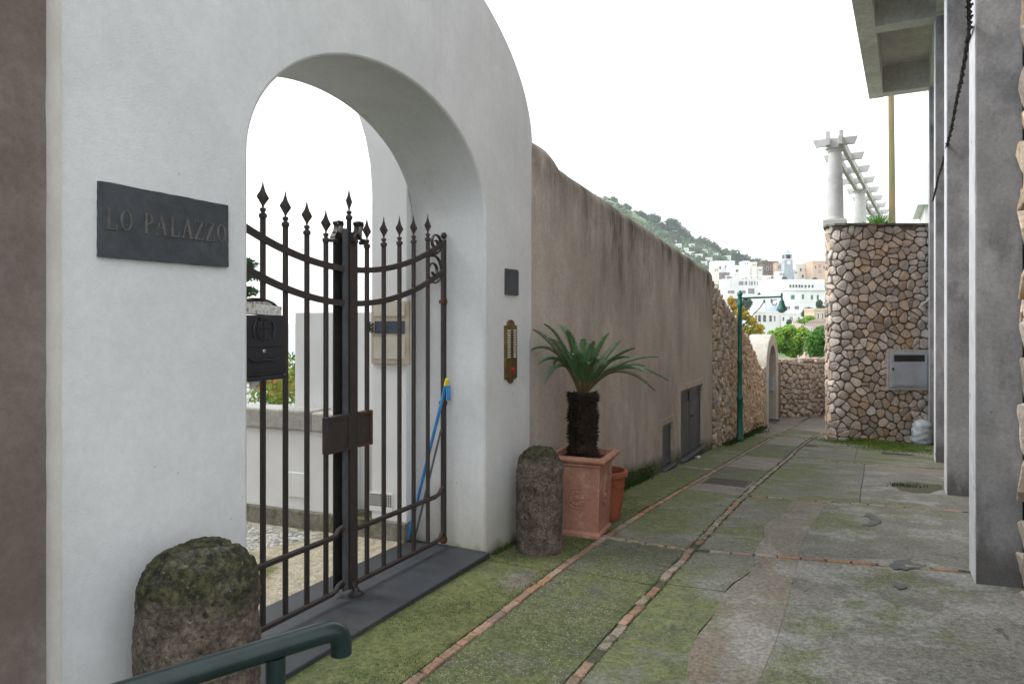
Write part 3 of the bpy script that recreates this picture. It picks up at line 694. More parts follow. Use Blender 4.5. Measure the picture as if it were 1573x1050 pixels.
b = MB(); spear(b, XG-.005, GY-.002, 2.49, .2, .04); part('spearhead', b, M['iron'], o, 25)
# curled plates on top of both stiles
def curl(yc, xo, flip):
    b = MB(); prof_ = [(-.02,-.10),(-.055,-.085),(-.062,-.06),(-.045,-.035),(-.02,.0),(-.01,.04),(-.03,.06),(-.01,.075),(.05,.075),(.06,.05),(.035,0),(.03,-.06),(.045,-.07),(.075,-.07),(.085,-.09),(.07,-.105)]
    pts = [(y_*(.9)*(1 if not flip else 1), z_) for y_, z_ in prof_]
    n = len(pts); w_ = .05; vs = []
    for (a, z_) in pts: vs += [(XG+xo, yc+a, 2.33+z_), (XG+xo+w_, yc+a, 2.33+z_)]
    for (a, z_) in pts: vs += [(XG+xo, yc+a*.86, 2.328+z_*.86), (XG+xo+w_, yc+a*.86, 2.328+z_*.86)]
    fs = []
    for i in range(n-1):
        fs += [(2*i,2*i+1,2*i+3,2*i+2), (2*n+2*i,2*n+2*i+2,2*n+2*i+3,2*n+2*i+1), (2*i,2*i+2,2*n+2*i+2,2*n+2*i), (2*i+1,2*n+2*i+1,2*n+2*i+3,2*i+3)]
    b.add(vs, fs); 
    for (a, z_) in ((-.045,-.085),(.065,-.09)): b.tube([(XG+xo-.004,yc+a,2.33+z_),(XG+xo+w_+.006,yc+a,2.33+z_)], .018, 10)
    part('scroll_cap', b, M['iron'], gate, 30, clean=True)
curl(GY+.04, .02, False); curl(GY-.075, -.09, True)
b = MB(); b.box(XG-.012, XG+.035, GY-.30, GY-.036, .575, .86); o = part('lock_box', b, M['iron'], gate, bevel=.004)
b = MB()
for q in ((GY-.30,GY-.036,.575,.597),(GY-.30,GY-.036,.838,.86),(GY-.30,GY-.278,.597,.838),(GY-.058,GY-.036,.597,.838)): b.box(XG+.0352, XG+.046, *q)
part('rim', b, M['iron'], o, bevel=.002)
b = MB(); b.box(XG-.012, XG+.035, GY+.066, GY+.235, .575, .86); o = part('lock_box', b, M['iron'], gate, bevel=.004)
b = MB()
for q in ((GY+.066,GY+.235,.575,.597),(GY+.066,GY+.235,.838,.86),(GY+.213,GY+.235,.597,.838)): b.box(XG+.0352, XG+.046, *q)
part('rim', b, M['rust'], o, bevel=.002)
b = MB(); b.lathe([(.014,0),(.014,.006),(.008,.012)], (XG+.035, GY+.12, .70), 10, ax=Matrix.Rotation(R(90),3,'Y')); part('key_hole', b, M['rust'], o)
def spiral(yc, zc, r0_, r1_, a0, turns, n=34):
    return [(XG+.004, yc+(r0_+(r1_-r0_)*i/n)*math.cos(a0+turns*2*math.pi*i/n), zc+(r0_+(r1_-r0_)*i/n)*math.sin(a0+turns*2*math.pi*i/n)) for i in range(n+1)]
b = MB(); p = [(XG+.004, GY+1.335, 2.20),(XG+.004, GY+1.30, 2.19)]
b.tube(spiral(GY+1.215, 2.355, .10, .018, R(-75), 1.5), .016, 6, flat=(1.1,.6)); b.tube([(XG+.004,GY+1.10,2.24),(XG+.004,GY+1.18,2.245),(XG+.004,GY+1.24,2.258)], .014, 6); part('scroll', b, M['iron'], gate, 50)
b = MB(); b.tube([(XG+.004,GY+1.10,2.215)]+spiral(GY+1.18, 2.08, .15, .018, R(78), -1.65, 44), .016, 6, flat=(1.1,.6)); part('scroll', b, M['iron'], gate, 50)
for z in (1.79, .80, -.545):
    b = MB(); b.cbox((XG+.0, GY+1.372, z), (.06,.10,.035)); b.tube([(XG-.0,GY+1.36,z-.03),(XG,GY+1.36,z+.03)], .03, 10); part('hinge', b, M['rust'], gate, 40)
b = MB(); b.lathe([(.062,0),(.062,.012),(.035,.026),(.022,.06)], (XG+.045, GY+.02, -.6), 14); b.tube([(XG+.045,GY+.02,-.57),(XG+.02,GY+.01,-.5)], .02, 8); part('drop_bolt_socket', b, M['iron'], gate, 40)

# ------------------------------------------------------------------ letter box on the gate
t = thing('letter_box', 'black metal letter box with curved hood stuffed with newspapers', 'mailbox', (-3.66, 3.25, 1.2))
xa, xb_ = -3.725, -3.60; y0, y1 = 3.06, 3.425
b = MB(); b.box(xa, xb_, y0, y1, 1.235, 1.64); part('body', b, M['mail_black'], t, bevel=.006)
b = MB(); b.box(xa-.005, xb_+.012, y0-.008, y1+.008, 1.205, 1.2345); part('base', b, M['mail_black'], t, bevel=.006)
b = MB(); P = [(0,y0-.012,1.66)]
for k in range(13): a = math.pi-math.pi*k/12; P.append((0,(y0+y1)/2+.195*math.cos(a), 1.66+.10*math.sin(a)))
b.extrude([(0,q[1],q[2]) for q in P[1:]], (xa-.006,0,0), (.02,0,0)); part('hood', b, M['mail_black'], t, 40, bevel=.003)
b = MB(); n = 12; vs = []
for k in range(n+1):
    a = math.pi*k/n; yy = (y0+y1)/2+.195*math.cos(a); z = 1.66+.10*math.sin(a); vs += [(xa+.0145,yy,z),(xb_-.05,yy,z-.004),(xa+.0145,yy,z-.012),(xb_-.05,yy,z-.016)]
fs = []
for k in range(n): i = k*4; fs += [(i,i+1,i+5,i+4),(i+2,i+6,i+7,i+3),(i+1,i+3,i+7,i+5)]
b.add(vs, fs); part('hood_roof', b, M['mail_black'], t, 40)
for i, (dy, zz, ln, rz, xx) in enumerate(((0,1.676,.345,-.05,-3.66),(-.01,1.70,.30,.03,-3.69))):
    b = MB(); b.cbox((xx, (y0+y1)/2+dy, zz), (.05 if i else .09, ln, .066), 0, rx=rz); part('newspaper', b, M['paper'], t, bevel=.004)
b = MB(); b.box(xb_+.0002, xb_+.008, y0+.02, y1-.02, 1.43, 1.445); b.box(xb_+.0002,xb_+.008,y0+.02,y1-.02,1.262,1.274); part('trim', b, M['mail_black'], t, bevel=.002)
b = MB(); P = []
for (a, z) in ((-.05,1.60),(-.06,1.53),(-.045,1.485),(0,1.465),(.045,1.485),(.06,1.53),(.05,1.60)): P.append((0,(y0+y1)/2+a,z))
b.extrude(P, (xb_-.001,0,0), (.008,0,0)); b.cbox((xb_+.006,(y0+y1)/2,1.615),(.010,.075,.02)); b.cbox((xb_+.011,(y0+y1)/2,1.54),(.006,.014,.11)); b.cbox((xb_+.011,(y0+y1)/2,1.555),(.006,.09,.013))
for s_ in (-1,1): b.tube([(xb_+.004,(y0+y1)/2+s_*.07,1.60),(xb_+.004,(y0+y1)/2+s_*.09,1.55),(xb_+.004,(y0+y1)/2+s_*.08,1.49)], .007, 6)
part('crest', b, M['mail_black'], t, bevel=.002)
b = MB(); b.lathe([(.013,0),(.013,.008),(.009,.011)], (xb_, (y0+y1)/2, 1.40), 12, ax=Matrix.Rotation(R(90),3,'Y')); part('lock', b, M['chrome'], t, 40)
b = MB(); b.tube([(xb_+.006,y0+.06,1.352),(xb_+.014,y0+.10,1.335),(xb_+.016,(y0+y1)/2,1.342),(xb_+.014,y1-.10,1.335),(xb_+.006,y1-.06,1.352)], .009, 6); part('handle', b, M['mail_black'], t, 50)
b = MB(); b.add([(xb_-.02,3.14,1.204),(xb_-.02,3.24,1.204),(xb_-.03,3.205,1.145),(xb_-.03,3.16,1.165),(xb_-.022,3.14,1.204),(xb_-.022,3.24,1.204),(xb_-.032,3.205,1.145),(xb_-.032,3.16,1.165)], [(0,1,2,3),(4,7,6,5),(0,4,5,1),(1,5,6,2),(2,6,7,3),(3,7,4,0)]); part('paper_sheet', b, M['paper'], t)

# ------------------------------------------------------------------ courtyard behind the gate
def CY(x): return 5.54 + .12*(x-XB)      # line of the transverse wall
slabc = MB(); 
slabc.add([(XB-.02,2.0,-.604),(XB-.02,CY(XB),-.604),(-9,CY(-9),-.604),(-9,2.0,-.604),(XB-.02,2.0,-.75),(XB-.02,CY(XB),-.75),(-9,CY(-9),-.75),(-9,2.0,-.75)], [(0,1,2,3),(7,6,5,4),(0,3,7,4),(0,4,5,1),(1,5,6,2),(2,6,7,3)])
o = link('courtyard_floor', slabc.mesh('courtyard_floor', M['court_floor'], clean=True)); o['kind'] = 'structure'
# pebble mosaic
b = MB(); r = random.Random(5)
for i in range(1300):
    x = r.uniform(-8.0,-4.95); y = CY(x)-.12-r.random()*(.75+.0*x)
    if x > -5.3 and y < CY(x)-.12-(-4.95-x)*1.8: continue
    a = r.uniform(-.5,.5)+.8; l_, w_, h_ = r.uniform(.028,.042), r.uniform(.015,.021), .016
    ca, sa = math.cos(a), math.sin(a); vs = []
    for (q, hh) in ((1,0),(.62,h_)):
        for k in range(6):
            th = 2*math.pi*k/6; ex, ey = l_*q*math.cos(th), w_*q*math.sin(th); vs.append((x+ex*ca-ey*sa, y+ex*sa+ey*ca, -.606+hh))
    b.add(vs, [(k,(k+1)%6,6+(k+1)%6,6+k) for k in range(6)]+[tuple(range(6,12))])
o = link('pebble_mosaic', b.mesh('pebble_mosaic', M['pebble'], 60)); tag(o, 'white pebbles set in the courtyard floor', 'pebbles', kind='stuff')
def wall_line(b, xa, xb__, z0, z1, th, off=0, mi=0):
    va = [(xa, CY(xa)+off), (xb__, CY(xb__)+off), (xb__, CY(xb__)+off+th), (xa, CY(xa)+off+th)]
    b.add([(x,y,z0) for x,y in va]+[(x,y,z1) for x,y in va], [(0,1,2,3),(4,7,6,5),(0,4,5,1),(1,5,6,2),(2,6,7,3),(3,7,4,0)], mi)
t = thing('courtyard_arch', 'white courtyard wall curving up into an arch behind the gate', 'wall', (-5, CY(-5), -.6))
n = 20; P = [(XB+.0, -.42), (-4.55, -.42), (-4.55, 2.9)]
for k in range(1, n+1): th = math.pi*k/n; P.append((-6.15+1.6*math.cos(th), 2.9+1.9*math.sin(th)))
P += [(-7.75,-.42),(-8.2,-.42),(-8.2,5.1),(XB+.0,5.1)]
b = MB(); b.add([(x, CY(x), z) for x, z in P]+[(x, CY(x)+.4, z) for x, z in P], [tuple(range(len(P))), tuple(range(2*len(P)-1, len(P)-1, -1))]+[(i,(i+1)%len(P),len(P)+(i+1)%len(P),len(P)+i) for i in range(len(P))])
part('wall_face', b, M['court_white'], t, 40, bevel=.01)
b = MB(); wall_line(b, -4.9, XB, -.62, -.42, .45, -.035); part('plinth', b, M['plinth'], t, bevel=.008)
# window-like cupboard on it
def panel(parent, name, xa, xb__, z0, z1, m, proud, depth=.02, bevel=.003):
    b = MB(); wall_line(b, xa, xb__, z0, z1, depth, -proud); return part(name, b, m, parent, bevel=bevel)
t2 = thing('wall_cupboard', 'cream wooden wall cupboard with a dark blue glass pane behind the gate', 'cupboard', (-4.3, CY(-4.3), 1.2))
f_ = panel(t2, 'frame', -4.53, -4.10, 1.17, 1.80, M['wood_cream'], .03, .03)
panel(f_, 'panel', -4.50, -4.14, 1.22, 1.44, M['panel_cream'], .034, .003)
panel(f_, 'glass', -4.49, -4.14, 1.475, 1.60, M['glass_blue'], .033, .002)
panel(f_, 'panel', -4.50, -4.14, 1.65, 1.785, M['panel_cream'], .036, .005)
t2 = thing('vent_grille', 'small white grille with a fine mesh low on the courtyard wall', 'vent', (-4.4, CY(-4.4), -.2))
f_ = panel(t2, 'frame', -4.60, -4.30, -.33, -.14, M['court_white'], .01, .009, 0)
b = MB(); 
for i in range(12):
    for j in range(5):
        xx = -4.585+.0235*i; zz = -.275+.0255*j; wall_line(b, xx, xx+.015, zz, zz+.017, .002, -.0115)
part('mesh_hole', b, M['pit'], t2, kind='stuff')
# small block pillar and the lower wall to the left
t = thing('courtyard_building', 'tall pale wall block with a flat top rising behind the low garden wall', 'wall', (-5.1, CY(-5.1)+.25, -.6))
b = MB(); wall_line(b, -5.76, -4.552, -.6, 1.70, 3.2, .28); part('wall_face', b, M['court_white'], t, bevel=.015)
t = thing('garden_wall', 'low white garden wall with a grey rounded coping and mossy plinth', 'wall', (-6.5, CY(-6.5), -.6))
b = MB(); wall_line(b, -9, -4.9, -.42, .43, .27, 0); part('wall_face', b, M['court_white'], t, bevel=.008)
b = MB(); wall_line(b, -9, -4.9, -.62, -.42, .30, -.035); part('plinth', b, M['plinth'], t, bevel=.008)
b = MB(); wall_line(b, -9, -5.27, .43, .655, .33, -.03); part('coping', b, M['coping'], t, bevel=.03, seg=3)
b = MB(); wall_line(b, -5.268, -4.85, .43, .635, .31, -.03); part('coping', b, M['coping'], t, bevel=.025, seg=3)
b = MB(); wall_line(b, -5.60, -5.34, -.28, -.02, .02, -.012); solo('meter_hatch', b, M['court_white'], 'small square white hatch low on the garden wall behind the gate', 'hatch', bevel=.004, loc=(-5.47, CY(-5.47), -.15))
# blue broom leaning in the corner
t = thing('broom', 'blue broom handle with a yellow tip leaning beside the gate hinge', 'broom', (-4.1, 5.4, -.6))
pA, pB = W(626,826,6.84), W(684,592,6.63)
b = MB(); b.tube([pA, pB], .016, 8); part('handle', b, M['blue_plastic'], t, 60)
b = MB(); b.tube([pB, pB+(pB-pA).normalized()*.07], .02, 8); part('tip', b, M['yellow_plastic'], t, 60)
b = MB(); b.tube([pB+Vector((.03,0,-.14)), pB+Vector((.03,0,.0))], .022, 8); part('hook', b, M['blue_plastic'], t, 60)
pC = pA+Vector((.08,0,0)); b = MB(); b.tube([pC, pC*.28+pB*.72+Vector((.05,0,0))], .011, 8)
solo('dustpan_handle', b, M['metal_grey'], 'thin grey handle leaning beside the blue broom', 'dustpan', 60, loc=tuple(pC))

# ------------------------------------------------------------------ leaves
def leaf_cloud(b, centers, n, size, seed, flat=.6, aspect=1.0, mi=0, up=.0):
    r = random.Random(seed)
    for _ in range(n):
        c, rad = centers[r.randrange(len(centers))]
        d = Vector((r.gauss(0,1), r.gauss(0,1), r.gauss(0,1))).normalized() * (r.random()**.45)
        p = Vector(c) + Vector((d.x*rad[0], d.y*rad[1], d.z*rad[2]))
        nrm = (d + Vector((r.uniform(-1,1), r.uniform(-1,1), r.uniform(-1,1)))*.8 + Vector((0,0,up))).normalized()
        x = nrm.orthogonal().normalized(); a = r.uniform(0, 6.28); x = (Matrix.Rotation(a, 3, nrm) @ x); y = nrm.cross(x)
        s_ = size*r.uniform(.6, 1.35); sx, sy = x*s_, y*s_*aspect*.5
        b.add([p-sx, p-sy*1.0+nrm*s_*.1, p+sx, p+sy], [(0,1,2,3)], mi)
def tree(name, label, cat, base, trunk_h, tr, centers, n, size, m, seed, group=None, aspect=1., limbs=True, up=0.):
    t = thing(name, label, cat, base, group); b = MB(); r = random.Random(seed); bx_, by_, bz_ = base
    top = Vector((bx_+r.uniform(-.2,.2)*tr*4, by_, bz_+trunk_h))
    b.tube([base, (Vector(base)+top)/2+Vector((tr*.8,0,0)), top], [tr, tr*.75, tr*.5], 7)
    for c, rad in centers[:7]: b.tube([top-Vector((0,0,trunk_h*.15)), (top+Vector(c))/2+Vector((0,0,-.1*rad[2])), Vector(c)], [tr*.4, tr*.25, tr*.1], 5)
    part('trunk', b, M['bark'], t, 60, clean=False)
    b = MB(); leaf_cloud(b, centers, n, size, seed, aspect=aspect, up=up); part('crown', b, m, t, clean=False)
    return t
# garden bed behind the low wall
def bush(label, base, cents, n, size, m, seed, cat='shrub', name='shrub', group=None):
    return tree(name, label, cat, base, .5, .03, cents, n, size, m, seed, group, aspect=.8)
gb = W(400, 600, 9.5)
bush('bed of yellow green plants with orange flowers above the low garden wall', (-7.6, 6.6, -.5), [((-6.6-.45*i, 6.15+.35*((i*7)%3)+.05*i, .62+.12*((i*5)%3)), (.42,.4,.42)) for i in range(9)], 5200, .045, M['leaf_flower'], 21, 'plants', 'flower_bed_shrub')
b = MB(); leaf_cloud(b, [((-6.6-.45*i, 6.0+.3*((i*7)%3), .85), (.45,.4,.22)) for i in range(9)], 520, .03, 22, aspect=1.3)
o = [x for x in bpy.data.objects if x.name.startswith('flower_bed_shrub')][0]; part('flowers', b, M['petal'], o, clean=False, kind='stuff')
bush('small leafy bush at the left end of the pale wall block behind the gate', (-6.7, 6.9, -.4), [((-6.55,6.75,1.05),(.3,.3,.35)),((-6.45,6.7,1.32),(.2,.25,.28)),((-6.7,6.9,.8),(.35,.3,.3))], 900, .055, M['leaf_mid'], 23)
c9 = W(372, 425, 10.4)
tree('conifer_tree', 'conifer branches showing just past the left edge of the arch', 'tree', (c9.x-.35*CS, c9.y-.35*SN, -.6), 2.9, .10, [((c9.x,c9.y,c9.z+.02),(.34,.30,.10)),((c9.x-.1,c9.y,c9.z+.20),(.28,.3,.10)),((c9.x-.05,c9.y,c9.z-.22),(.24,.3,.09)),((c9.x-.4,c9.y-.2,c9.z+.5),(.3,.3,.12))], 2600, .06, M['leaf_cedar'], 24, aspect=.35)
t = thing('wall_sprig', 'tiny dried sprig hanging on the cupboard frame', 'sprig', (-4.52, CY(-4.52)-.04, 1.55))
b = MB(); leaf_cloud(b, [((-4.53, CY(-4.53)-.05, 1.54), (.04,.02,.06))], 40, .02, 25); part('leaves', b, M['leaf_dark'], t, clean=False)

# ------------------------------------------------------------------ stone guard posts
def guard_post(name, label, cx, cy, rad, z0, z1, seed, dome=.2, lean=0):
    n, mz = 150, 130; b = MB(); vs = []; fs = []; H = z1-z0
    for j in range(mz+1):
        f = j/mz
        # arc length: 72% side, rest dome
        if f < .7: z = z0+(H-dome)*f/.7; rr = rad*(1.02-.03*f)
        else:
            a = (f-.7)/.3*math.pi/2; z = z1-dome+dome*math.sin(a); rr = rad*max(.0, math.cos(a))**.8*.99
        for k in range(n):
            a = 2*math.pi*k/n; x, y = math.cos(a)*rr, math.sin(a)*rr
            p = Vector((x*2.6+seed, y*2.6, z*2.6)); q = Vector((x*11+seed, y*11, z*11)); s3 = Vector((x*34+seed, y*34, z*34))
            top_ = 1.9 if z > z1-dome*1.15 else 1
            d = noise.noise(p)*.012 + noise.noise(q)*.010*top_ + noise.noise(s3)*.006*top_ + noise.noise(s3*2.3)*.0035
            hole = noise.noise(q*.8+Vector((5,5,5))); d -= .05*max(0, hole-.42)
            sc_ = 1+d/rad; vs.append((cx+x*sc_+lean*(z-z0), cy+y*sc_, z+(d*.8 if f > .7 else 0)))
    for j in range(mz):
        for k in range(n): fs.append((j*n+k, j*n+(k+1)%n, (j+1)*n+(k+1)%n, (j+1)*n+k))
    b.add(vs, fs); return solo(name, b, M['post_stone'], label, 'stone post', 70, clean=False, loc=(cx, cy, z0), group='weathered stone posts beside the arch')
guard_post('guard_post', 'thick mossy rough stone post in front of the white wall, nearest the camera', -2.97, 2.27, .283, -.75, .50, 3, .25)
guard_post('guard_post', 'mossy topped stone post between the arch and the square terracotta pot', -2.955, 6.13, .229, -.75, .355, 11, .23)

# ------------------------------------------------------------------ green handrail
t = thing('handrail', 'dark green painted metal tube handrail ending in a downturned elbow', 'railing', (-1.7, 1.6, -.6))
E_ = W(500, 970, 2.3); dr = Vector((-.61,-1.46,0)).normalized(); side = Vector((.385,.92,0))
pts = [E_+dr*3.0, E_+dr*.02]
for k in range(1, 6): a = k/5*math.pi/2; pts.append(E_ - dr*.055*math.sin(a) + Vector((0,0,-.055*(1-math.cos(a)))))
pts.append(pts[-1]+Vector((0,0,-.035)))
b = MB(); b.tube(pts, .036, 16); part('top_tube', b, M['green_rail'], t, 60)
for d_ in (.17, 1.7):
    q = E_+dr*d_; b = MB(); b.tube([(q.x,q.y,-.68),(q.x,q.y,q.z-.03)], .031, 14); part('post', b, M['green_rail'], t, 60)
    b = MB(); b.lathe([(.07,0),(.07,.01),(.036,.02)], (q.x,q.y,G(q.x,q.y)), 14); part('base_flange', b, M['green_rail'], t, 40)

# ------------------------------------------------------------------ brown building at far left
t = thing('brown_building', 'brown plastered building wall at the far left edge', 'building', (-5, 0, -.7))
b = MB(); n = 60; P = [(XF+.05, 1.706+.003*noise.noise((0, z*2.1*.2, 1))+.006*noise.noise((3, i*.9, 2)), z) for i, z in enumerate([-.9+8*k/n for k in range(n+1)])]
vs = [(p[0], p[1], p[2]) for p in P]+[(XF-.02, p[1], p[2]) for p in P]+[(XF+.05, -6, p[2]) for p in P]
m_ = n+1; fs = [(i, i+1, m_+i+1, m_+i) for i in range(n)]+[(2*m_+i, 2*m_+i+1, i+1, i) for i in range(n)]; b.add(vs, fs)
part('wall_face', b, M['left_plaster'], t, 40, clean=False)
b = MB(); b.box(-9, XF-.025, -6, 1.70, -.9, 7.1); b.box(XF-.02, XF+.045, -6, 1.70, 7.11, 7.2); part('wall_core', b, M['left_plaster'], t)
b = MB(); P = []
for i in range(60):
    z = -.8+ i*.1; P.append((XF+.006, 1.700, z))
Q = [(XF+.006, 1.792+.004*noise.noise((1, p[2]*3, 1)), p[2]) for p in P]
b.add(P+Q, [(i, 60+i, 61+i, i+1) for i in range(59)]); part('bare_plaster_strip', b, M['bare_strip'], t, clean=False)

# ------------------------------------------------------------------ brown lane wall
t = thing('lane_wall', 'long tall brown plaster wall streaked with black stains along the lane', 'wall', (XF, 11, -1))
def wtop(y):
    z = 4.10-.082*y
    if y < 7.05: z = 3.65-.02*(y-6.67)
    elif y < 7.5: z = 3.64 - (3.64-(4.10-.082*7.5))*(1-math.cos((y-7.05)/.45*math.pi/2))
    return z + .012*noise.noise((0, y*1.1, 4)) + .008*noise.noise((0, y*4.1, 4))
ys = [6.6+ (15.95-6.6)*i/180 for i in range(181)]; b = MB(); prof_n = 0; vs = []
# openings are recessed boxes placed on the face: build face as grid with openings skipped
doors = [(11.75, 12.5, lambda y: -1.03-.078*(y-11.75)-.02, lambda y: -.22), (13.02, 14.92, lambda y: -1.12-.0*(y-13), lambda y: .275)]
zs_n = 40
def face_pts(y):
    zt = wtop(y); r_ = .22; L_ = []
    zb = -1.7
    cuts = sorted(set([zb] + [zb+(zt-r_-zb)*k/zs_n for k in range(zs_n+1)]))
    for z in cuts: L_.append((XF-.012*0 + .010*noise.noise((1, y*.6, z*.6)), z))
    for k in range(1, 9): a = k/8*math.pi*.5; L_.append((XF-r_*1.1*(1-math.cos(a)), zt-r_+r_*math.sin(a)))
    L_ += [(XF-.5, zt-.01), (XF-.62, zt-.1), (XF-.62, -1.7)]
    return L_
cols = [face_pts(y) for y in ys]; K = len(cols[0])
for y, c_ in zip(ys, cols): vs += [(p[0], y, p[1]) for p in c_]
fs = []
def inside(y, z):
    for (a, c_, f0, f1) in doors:
        if a < y < c_ and f0(y) < z < f1(y): return True
    return False
for i in range(len(ys)-1):
    for k in range(K-1):
        ym = (ys[i]+ys[i+1])/2; zm = (cols[i][k][1]+cols[i][k+1][1])/2
        if k < zs_n and inside(ym, zm): continue
        fs.append((i*K+k, (i+1)*K+k, (i+1)*K+k+1, i*K+k+1))
fs.append(tuple(range((len(ys)-1)*K, len(ys)*K)))
b.add(vs, fs); part('wall_face', b, M['brown_plaster'], t, 40, clean=False)
# reveals around the openings: thin frames of plaster that cover the stepped grid cuts
for (a, c_, f0, f1) in doors:
    b = MB(); w_ = .10
    z0, z1 = f0((a+c_)/2), f1(0)
    for (ya, yb, za, zb) in ((a-w_, a+.012, z0-.12, z1+w_), (c_-.012, c_+w_, z0-.12, z1+w_), (a+.012, c_-.012, z1-.012, z1+w_)):
        b.box(XF-.12, XF+.014, ya, yb, za, zb)
    part('opening_surround', b, M['brown_plaster'], t)
def metal_door(label, y0, y1, z0, z1, leaves, slats):
    d = thing('service_door', label, 'door', (XF, (y0+y1)/2, z0))
    b = MB(); b.box(XF-.115, XF-.09, y0, y1, z0, z1); part('back', b, M['cabinet_dark'], d)
    wl = (y1-y0-.02)/leaves
    for i in range(leaves):
        ya = y0+.01+wl*i; b = MB(); b.box(XF-.08, XF-.045, ya+.008, ya+wl-.008, z0+.02, z1-.02-(.26 if slats else 0)); lf = part('door_leaf', b, M['metal_grey'], d, bevel=.004)
        b = MB()
        for (qa,qb,za,zb) in ((ya+.01,ya+.06,z0+.02,z1-.02),(ya+wl-.06,ya+wl-.01,z0+.02,z1-.02),(ya+.06,ya+wl-.06,z0+.02,z0+.07),(ya+.06,ya+wl-.06,z1-.07,z1-.02)): b.box(XF-.0445, XF-.035, qa, qb, za, zb)
        part('rim', b, M['metal_grey'], lf, bevel=.002)
        if slats:
            for k in range(6):
                z = z1-.05-.042*k; b = MB(); b.cbox((XF-.06, ya+wl/2, z-.01), (.006, wl-.12, .045), 0); o = part('slat', b, M['metal_grey'], d)
    if leaves > 1:
        b = MB(); ym = (y0+y1)/2; b.tube([(XF-.03,ym-.0,z0+.75),(XF-.0,ym-.0,z0+.75),(XF-.0,ym+.16,z0+.74)], .014, 8); part('handle', b, M['iron_dark'], d, 50)
    b = MB(); b.box(XF-.10, XF+.07, y0-.05, y1+.05, z0-.075, z0); part('sill', b, M['slate'], d, bevel=.01)
metal_door('small low grey metal hatch door at the foot of the brown wall', 11.765, 12.488, -1.0, -.235, 1, False)
metal_door('large grey double metal shutter doors with slats in the brown wall', 13.035, 14.905, -1.07, .26, 2, True)
# moss and weeds at wall foot
def tufts(name, label, pts, n, size, m, seed, cat='moss'):
    b = MB(); r = random.Random(seed)
    for _ in range(n):
        c, rad = pts[r.randrange(len(pts))]; x = c[0]+r.gauss(0,rad[0]); y = c[1]+r.gauss(0,rad[1]); z = G(x, y)
        x = max(x, XF+.02) if c[0] < -1.6 else x
        z0 = z+r.random()**2*rad[2]; a = r.uniform(0,6.28); s_ = size*r.uniform(.5,1.4)
        d = Vector((math.cos(a), math.sin(a), 0)); u_ = Vector((r.uniform(-.5,.5), r.uniform(-.5,.5), 1)).normalized()
        p = Vector((x,y,z0)); b.add([p-d*s_*.3, p+d*s_*.3, p+u_*s_], [(0,1,2)])
    o = link(name, b.mesh(name, m)); return tag(o, label, cat, kind='stuff')
tufts('wall_moss', 'green moss at the foot of the brown wall beside the pots', [((XF+.03,8.3+.32*i),(.035,.2,.14+.05*(i%2))) if False else ((XF+.03,8.3+.32*i,0),(.035,.2,.20)) for i in range(9)], 5000, .022, M['moss_leaf'], 31)
tufts('lane_weeds', 'green weeds at the foot of the rough stone wall', [((XF+.10,17.4+.5*i,0),(.07,.3,.05)) for i in range(12)]+[((XF+.2,21.6,0),(.1,.25,.28))], 2600, .05, M['moss_leaf'], 32, 'weeds')
tufts('corner_moss', 'bright green moss on the ground before the tall stone wall', [((-.3,20.5,0),(.5,.35,.012)),((.4,20.7,0),(.5,.4,.012)),((.5,19.4,0),(.5,.5,.008)),((-.3,20.9,0),(.3,.1,.10))], 16000, .026, M['moss_bright'], 33)
tufts('step_weeds', 'tiny weeds in the muddy patch beside the concrete pillar', [((.40,12.35,0),(.12,.08,.03))], 220, .03, M['moss_leaf'], 34, 'weeds')
tufts('sill_moss', 'dark moss along the foot of the arch wall and sill', [((XF+.04,5.8+.12*i,0),(.02,.08,.03)) for i in range(8)], 900, .018, M['moss_leaf'], 35)

jp = []
for i in range(46): y_ = 2.6+.42*i; jp.append(((L1(y_), y_, 0), (.03,.16,.006)) if False else ((L1(y_)-.045, y_, 0), (.012,.16,.004))); jp.append(((L2(y_)+.045, y_, 0), (.012,.16,.004))); jp.append(((L2(y_)-.045, y_, 0), (.012,.16,.004)))
tufts('joint_moss', 'moss growing in the joints along the two brick lines', jp, 9000, .011, M['moss_leaf'], 36)
tufts('strip_moss', 'patches of moss and fine grass on the strip along the white wall', [((XF+.25+.12*(i%5), 2.6+.31*i, 0), (.10,.16,.003)) for i in range(22)], 9000, .009, M['moss_leaf'], 37)
b = MB(); r = random.Random(38)
for i in range(2600):
    x = r.uniform(-3.2, 1.2); y_ = 2.4+r.random()**1.6*11; s_ = r.uniform(.002,.0065)*(1+.5*(r.random() < .05)); z = G(x, y_)+.002
    p = Vector((x, y_, z)); v = [p+Vector((r.uniform(-s_,s_), r.uniform(-s_,s_), q)) for q in (0,0,0,s_*.9)]
    v = [p+Vector((s_,0,0)), p+Vector((-s_*.6,s_*.9,0)), p+Vector((-s_*.6,-s_*.9,0)), p+Vector((r.uniform(-.3,.3)*s_,0,s_*.9))]
    b.add(v, [(0,1,3),(1,2,3),(2,0,3)])
o = link('grit', b.mesh('grit', M['grit'])); tag(o, 'loose pale grit scattered on the lane', 'grit', kind='stuff')
b = MB()
for i in range(70):
    x = r.uniform(-3.2, -2.6) if i % 2 else r.uniform(-2.5, 1.0); y_ = r.uniform(2.8, 12); a = r.uniform(0,6.28); s_ = r.uniform(.008,.02); z = G(x,y_)+.004
    d = Vector((math.cos(a),math.sin(a),0)); q = Vector((-d.y,d.x,0)); p = Vector((x,y_,z))
    b.add([p-d*s_, p-q*s_*.45+Vector((0,0,.004)), p+d*s_+Vector((0,0,.005)), p+q*s_*.45+Vector((0,0,.002))], [(0,1,2,3)])
o = link('fallen_leaves', b.mesh('fallen_leaves', M['bark'])); tag(o, 'small dry leaves scattered on the lane', 'leaves', kind='stuff')
